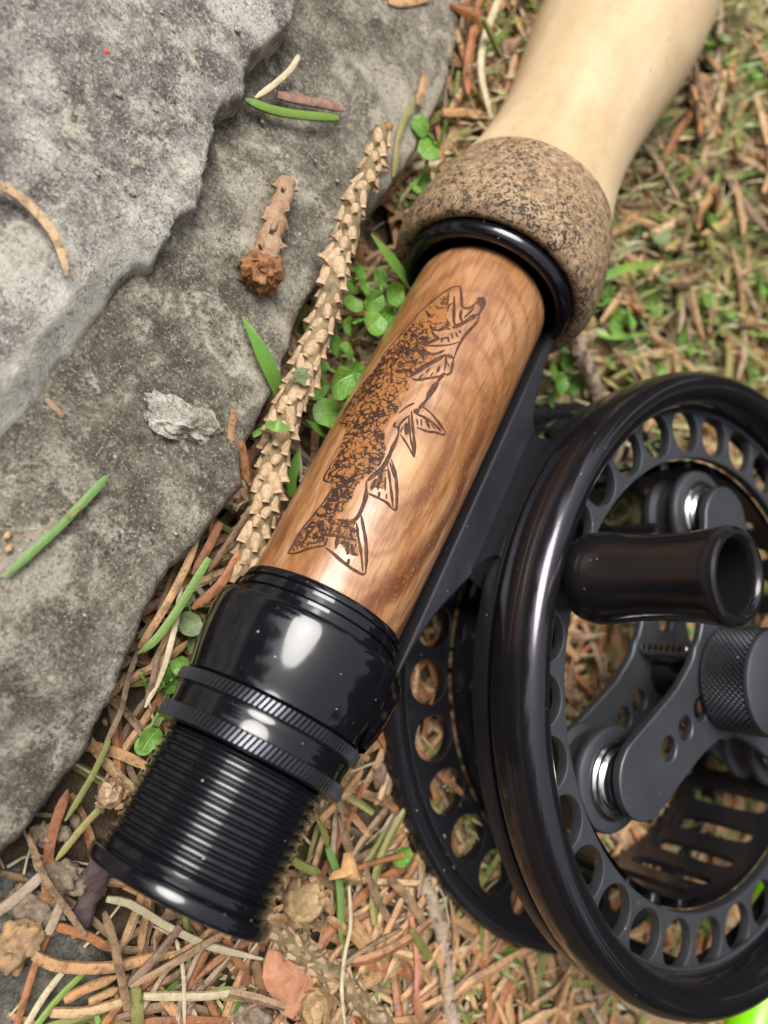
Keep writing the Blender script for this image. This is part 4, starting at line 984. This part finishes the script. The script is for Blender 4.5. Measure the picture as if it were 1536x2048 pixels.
# ------------------------------------------------------------------ green plants
def leaf_mesh(name, mat, notch=.18, cup=.25, pointed=0.0):
    V, F = [(0.35, 0, -.02)], []; n = 18
    for k in range(2):
        rr = (.55, 1.0)[k]
        for i in range(n):
            a = 2*PI*i/n; r = rr*(1-notch*max(0, math.cos(a))**8 + pointed*max(0, math.cos(a))**6)
            x, y = .5+.5*r*math.cos(a), .46*r*math.sin(a); V.append((x, y, cup*(rr*rr)*.28*(1+.6*math.cos(2*a+.5)) - .02 + .035*math.sin(5*a+2)*rr + .22*abs(y)))
    for i in range(n):
        j = (i+1) % n; F.append((0, 1+i, 1+j)); F.append((1+i, 1+n+i, 1+n+j, 1+j))
    return mesh(name, V, F, [mat], True)
LEAFS = [leaf_mesh('leaf', LEAF), leaf_mesh('leaf', LEAF, 0, .5, .15), leaf_mesh('leaf', LEAF, .1, -.3, .0), leaf_mesh('leaf', LEAF_D, 0, .4, .2)]
def plant(label, leaves, root_px, name='clover_plant', cat='plant', group=None):
    """leaves: (px, py, z, size cm, variant)"""
    rp = at(*root_px); root = tag(empty(name, rp), label, cat, group)
    for (px, py, z, size, var) in leaves:
        p = at(px, py, z)-rp; d = Vector((p.x, p.y, 0)); ang = math.atan2(d.y, d.x) if d.length > .02 else rnd.uniform(0, 6)
        ang += rnd.uniform(-.5, .5)
        o = obj('leaf', LEAFS[var], root, p, (rnd.uniform(-.5, .5), rnd.uniform(-.5, .35), ang), size*.86)
        o.location = p - Vector((math.cos(ang), math.sin(ang), 0))*size*.5
        e = o.location.copy(); e.z -= .02
        obj('stalk', mesh('stalk', *tube(smooth_path([(0, 0, 0), (e.x*.5, e.y*.5, e.z*.75), (e.x, e.y, e.z)], 6), [.025]*6, 5), [LEAF], True), root)
    return root
plant('bright green round-leaved plant between the pale twig and the upper wooden seat', [(745, 605, .95, .46, 0), (778, 585, .85, .42, 1), (718, 575, .8, .36, 0), (738, 655, 1.0, .48, 1), (690, 655, .85, .34, 2), (715, 545, .7, .3, 0), (770, 635, .7, .4, 0), (702, 610, .75, .36, 1), (760, 550, .6, .36, 2), (695, 570, .6, .4, 2)], (740, 640, 0))
plant('light green plant with a heart-shaped leaf beside the middle of the wooden seat', [(668, 770, 1.0, .58, 1), (705, 745, .8, .4, 0), (655, 825, .75, .55, 2), (690, 700, .85, .34, 2), (712, 795, .6, .4, 0), (640, 730, .8, .3, 0), (660, 690, .7, .36, 0), (630, 780, .55, .4, 1), (690, 830, .5, .4, 2)], (690, 790, 0))
plant('small bright green seedling beside the knurled lock rings', [(358, 1326, .52, .30, 0), (300, 1360, .5, .30, 1), (338, 1372, .5, .24, 0), (330, 1345, .45, .24, 2), (300, 1480, .4, .34, 1), (285, 1495, .3, .28, 2)], (340, 1370, 0))
plant('dull grey-green leaf plant under the black hood edge', [(380, 1246, .5, .36, 3), (362, 1190, .4, .30, 3), (385, 1285, .3, .34, 3), (352, 1240, .25, .3, 3)], (372, 1270, 0))
plant('small green pod plant on the stone edge left of the cork ring', [(838, 250, .95, .42, 2), (856, 300, .9, .5, 2), (822, 385, .6, .3, 0), (850, 370, .5, .34, 1)], (850, 330, .3))
plant('bright green leaf plant tucked behind the foot of the reel', [(1110, 770, .7, .5, 1), (1090, 740, .5, .5, 0), (1130, 720, .5, .45, 0), (1095, 800, .4, .5, 2), (1120, 690, .4, .4, 1), (1150, 770, .3, .5, 0)], (1110, 770, 0))
plant('green leaf lying in the litter between butt and lower reel frame', [(795, 1705, .2, .42, 1), (822, 1735, .15, .34, 3)], (790, 1700, 0))
def blade(label, s, z, wpx, mat=GRASS, name='grass_blade', group=None, n=12):
    pts = pts3(zs(s, *z)); path = smooth_path(pts, n); c = path[0]; dep = float(proj(np.array(pts[len(pts)//2]))[1]); wv = wpx*dep/FPX/2; V, F = [], []
    for i, p in enumerate(path):
        f = i/(n-1); d = (path[min(i+1, n-1)]-path[max(i-1, 0)]).normalized(); side = d.cross(Vector((0, 0, 1))).normalized(); up = side.cross(d)
        ww = wv*(1 if f < .55 else max(.06, (1-f)/.45)**.75)
        q = p-c; V += [q-side*ww+up*ww*.25, q, q+side*ww+up*ww*.25, q+up*-.015]
    for i in range(n-1):
        a = i*4; F += [(a, a+4, a+5, a+1), (a+1, a+5, a+6, a+2)]
    o = obj(name, mesh(name, V, F, [mat], True), None, c); return tag(o, label, 'grass blade', group)
blade('broad green grass blade with a pale tip leaning on the lower stone', "562,800 545,755 515,690 484,633", (.75, 1.05, 1.15, 1.12), 36)
blade('short green leaf tip crossing the pale spruce twig', "530,848 552,852 582,858", (1.05, 1.25, 1.25), 26)
blade('green grass blade pointing at the wooden seat below the cork ring', "825,580 800,545 770,505 742,468", (.5, .8, .95, 1.0), 28)
blade('dark green grass blade between the twig and the seat', "585,990 582,960 592,920 600,900", (.4, .5, .6, .6), 22)
blade('small grass blade beside the middle of the twig', "660,870 640,860 612,840", (.4, .6, .7), 22)
blade('thin green blade at the right of the cork ring', "1190,560 1240,540 1290,530 1330,525", (.9, 1.1, 1.2, 1.2), 17)
blade('thin green blade low right of the cork ring', "1190,665 1230,672 1300,668", (.6, .8, .9), 16)
blade('tiny green blade by the bud cluster', "505,870 520,862 535,845", (.75, .8, .8), 12)
# lime green cord behind the rim
tag(obj('lime_tube', mesh('lime_tube', *tube(smooth_path([at(1485, 2180, .6), at(1500, 2060, .62), at(1535, 1940, .62), at(1552, 1810, .6), at(1590, 1690, .6)], 30), [.56]*30, 24), [LIME], True)), 'thick bright lime green tube lying behind the lower right rim of the reel', 'tube')

# ------------------------------------------------------------------ scattered litter
def unit_needle(seed, mat):
    r = random.Random(seed); L = r.uniform(1.25, 2.1); c = r.uniform(-.55, .55); w_ = r.uniform(.046, .066); path = []
    n = 8
    for i in range(n):
        f = i/(n-1)-.5; path.append(Vector((f*L, c*(f*f*4-.33)*.55*L*.5, .06*math.sin(f*5+seed))))
    return mesh('spruce_needle', *needle_vf(path, w_, 5, .7, .7, .3), [mat], True, 50)
KINDS = [('tan', N_TAN, .38, 'tan'), ('rust', N_RUST, .20, 'rust-brown'), ('grey', N_GREY, .25, 'grey-brown'), ('olive', N_OLIVE, .17, 'olive-green')]
NM = {k: [unit_needle(i*7+j, m) for i in range(6)] for j, (k, m, p, l) in enumerate(KINDS)}
RCX, RCY = RC.x, RC.y
def sample_xy():
    while True:
        x = rnd.uniform(-2.4, 19); y = rnd.uniform(-8.5, 21)
        q, dep = proj(np.array((x, y, .2)))
        if dep < 3 or not (-140 < q[0] < 1680 and -140 < q[1] < 2190): continue
        return x, y, q, dep
cand = []
for k in range(4300):
    x, y, q, dep = sample_xy()
    dl = float(poly_sd(np.array([[x]]), np.array([[y]]), LO_OUT)[0, 0])
    if dl > -.05: continue
    tz = float(terrain_z(x, y)); layer = rnd.random()
    top = .34; dre = math.hypot(x-RCX, y-RCY)
    if dre < 5.1: top = .12
    if abs(x) < 1.1 and -5 < y < 19: top = .12
    if y < -4.2 and x < .6: 
        if rnd.random() < .86: continue
    if x > .8 and y > 2.5 and rnd.random() < .5: continue
    z = tz + .05 + top*layer
    rx = rnd.gauss(0, .16); ry = rnd.gauss(0, .16)
    sc_ = rnd.uniform(.8, 1.15)*(1.0+.80*min(1, max(0, (dep-10.5)/7)))
    u = rnd.random(); acc = 0
    if x > .8 and y > 2.5 and .38 < u < .58 and rnd.random() < .55: u = rnd.choice((.2, .7, .9))
    for k_, m_, p_, l_ in KINDS:
        acc += p_
        if u < acc: break
    cand.append((layer + (.0 if dre > 5 else -.6) + 4.0/dep, x, y, z, rx, ry, rnd.uniform(0, 2*PI), sc_, k_, l_, q, rnd.randrange(6)))
# the ones lying on top and in view become single objects
inview = [c for c in cand if 20 < c[10][0] < 1516 and 20 < c[10][1] < 2028]
inview.sort(key=lambda c: -c[0]); pick = inview[:245]; pid = set(id(c) for c in pick)
def zone(x, y, q):
    if math.hypot(x-RCX, y-RCY) < 5.0: return 'under the reel'
    if y > 3.3 and x > .8: return 'beside the cork grip'
    if x < -.6 and y > -4.3: return 'between stone and rod'
    if q[1] > 1400: return 'below butt and reel'
    if y > 3.3: return 'left of the cork grip'
    return 'beside the wooden seat'
CURV = {}
for k_ in NM:
    for v_, me in enumerate(NM[k_]):
        co = [v.co for v in me.vertices]; a, b, m = co[0], co[-1], co[len(co)//2]
        CURV[k_, v_] = abs(m.y-(a.y+b.y)/2)/max(.1, abs(b.x-a.x))
ORD = ['', 'second ', 'third ', 'fourth ', 'fifth ', 'sixth ', 'seventh ', 'eighth ', 'ninth ', 'tenth ', 'eleventh ', 'twelfth ']
def rank(i, n):
    if n == 1: return ''
    if n == 2: return ('upper ', 'lower ')[i]
    return ORD[min(i, 11)] + 'highest ' if i < (n+1)//2 else ORD[min(n-1-i, 11)] + 'lowest '
seen = {}
for c in pick:
    _, x, y, z, rx, ry, rz_, s_, k_, l_, q, v_ = c
    zn = zone(x, y, q)
    e0, e1 = proj(np.array([(x-math.cos(rz_)*.5, y-math.sin(rz_)*.5, z), (x+math.cos(rz_)*.5, y+math.sin(rz_)*.5, z)]))[0]
    an = math.degrees(math.atan2(-(e1[1]-e0[1]), e1[0]-e0[0])) % 180
    way = 'lying level' if an < 20 or an > 160 else 'upright' if 70 < an < 110 else 'slanting up rightward' if an < 90 else 'slanting up leftward'
    cv = CURV[k_, v_]; shp = 'straight' if cv < .05 else 'gently curved' if cv < .11 else 'strongly curved'
    seen.setdefault((l_, shp, way, zn), []).append(c)
for (l_, shp, way, zn), cs in seen.items():
    cs.sort(key=lambda c: c[10][1]); n = len(cs)
    for i, c in enumerate(cs):
        _, x, y, z, rx, ry, rz_, s_, k_, l__, q, v_ = c
        o = obj('spruce_needle', NM[k_][v_], None, (x, y, z), (rx, ry, rz_), (s_*1.12, s_, s_))
        pre = rank(i, n)
        tag(o, '%s%s %s needle %s %s' % (pre, shp, l_, way, zn), 'needle', '%s needles %s' % (l_, zn))
for k_, m_, p_, l_ in KINDS:
    bag = Bag()
    cache = [([v.co.copy() for v in me.vertices], [tuple(p.vertices) for p in me.polygons]) for me in NM[k_]]
    for c in cand:
        if c[8] != k_ or id(c) in pid: continue
        m = Matrix.Translation(c[1:4]) @ Matrix.Rotation(c[6], 4, 'Z') @ Matrix.Rotation(c[5], 4, 'Y') @ Matrix.Rotation(c[4], 4, 'X') @ Matrix.Diagonal((c[7]*1.12, c[7], c[7], 1))
        bag.add(cache[c[11]], m)
    tag(obj('needle_litter', bag.mesh('needle_litter', [m_], True, 50)), kind='stuff')
# moss sprigs and grass shoots: stuff
bag = Bag(); bagg = Bag(); bagp = Bag()
for k in range(20000):
    x, y, q, dep = sample_xy()
    if float(poly_sd(np.array([[x]]), np.array([[y]]), LO_OUT)[0, 0]) > -.05: continue
    patch = float(fbm(np.array(x), np.array(y), 3, .45))
    if patch < (.22 if y < 2 else -.30): continue
    z = float(terrain_z(x, y))+.02; a = rnd.uniform(0, 6.28); L = rnd.uniform(.14, .42)*(1.8 if y > 3 else 1); lean = rnd.uniform(.25, 1.3)
    d = Vector((math.cos(a)*math.sin(lean), math.sin(a)*math.sin(lean), math.cos(lean))); s = Vector((-math.sin(a), math.cos(a), 0))*rnd.uniform(.03, .075)
    p = Vector((x, y, z+rnd.uniform(.05, .36))); b_ = rnd.choice((bag, bag, bag, bagp, bagp, bagg))
    o = len(b_.V); b_.V += [p-s*.5, p+s*.5, p+d*L*.6+s*.6, p+d*L, p+d*L*.6-s*.6]; b_.F.append((o, o+1, o+2, o+3, o+4))
tag(obj('moss', bag.mesh('moss', [MOSS], True)), kind='stuff')
tag(obj('dry_moss', bagp.mesh('dry_moss', [MOSS_P], True)), kind='stuff')
tag(obj('grass_shoots', bagg.mesh('grass_shoots', [GRASS], True)), kind='stuff')
# hair-thin straws and dust fibres
bag = Bag()
for k in range(1500):
    x, y, q, dep = sample_xy()
    if float(poly_sd(np.array([[x]]), np.array([[y]]), LO_OUT)[0, 0]) > -.05: continue
    z = float(terrain_z(x, y))+rnd.uniform(.05, .33); a = rnd.uniform(0, 6.28); L = rnd.uniform(.3, 1.5); b = rnd.uniform(-.5, .5)
    P = [Vector((x+math.cos(a+b*f)*L*f, y+math.sin(a+b*f)*L*f, z+.08*math.sin(f*3+k)-.05*f)) for f in (0, .35, .7, 1)]
    bag.add(tube(P, [rnd.uniform(.010, .024)]*4, 4))
tag(obj('dry_straws', bag.mesh('dry_straws', [N_PALE], True)), kind='stuff')
# bark crumbs in the litter
bag = Bag(); bl = [lump(1, 70+i, 1, .5, 1.5, (1.3, .8, .6)) for i in range(4)]
for k in range(1800):
    x, y, q, dep = sample_xy()
    if float(poly_sd(np.array([[x]]), np.array([[y]]), LO_OUT)[0, 0]) > -.05: continue
    r = abs(rnd.gauss(0, .055))+.025
    bag.add(bl[k % 4], Matrix.Translation((x, y, float(terrain_z(x, y))+rnd.uniform(.02, .2))) @ Matrix.Rotation(rnd.uniform(0, 6), 4, 'Z') @ Matrix.Scale(r, 4))
tag(obj('bark_crumbs', bag.mesh('bark_crumbs', [m_bark('crumb_mix', (.09, .06, .04), (.22, .15, .10), (.38, .28, .19), 4)])), kind='stuff')
# leafy weeds in the ground behind
spots = [(1330, 560, .5), (1380, 690, .5), (1250, 640, .4), (1480, 740, .5), (1500, 560, .8), (1420, 430, .9), (1500, 300, 1.0), (1430, 100, 1.4), (1300, 480, .6), (1520, 660, .6), (1350, 740, .3), (1480, 120, 1.2), (1230, 590, .3), (1290, 600, .4), (1420, 610, .6), (1240, 720, .2)]
spots.sort(key=lambda q: q[1])
for k, (px, py, z) in enumerate(spots):
    lv = []
    for j in range(rnd.randint(3, 6)): lv.append((px+rnd.uniform(-38, 38), py+rnd.uniform(-30, 30), z+rnd.uniform(.1, .4), rnd.uniform(.35, .7), rnd.choice((0, 1, 2, 3))))
    plant(rank(k, len(spots)) + 'small blurred green weed in the litter right of the cork grip', lv, (px, py, z-.2), 'weed_plant', 'plant', 'weeds right of the cork grip')
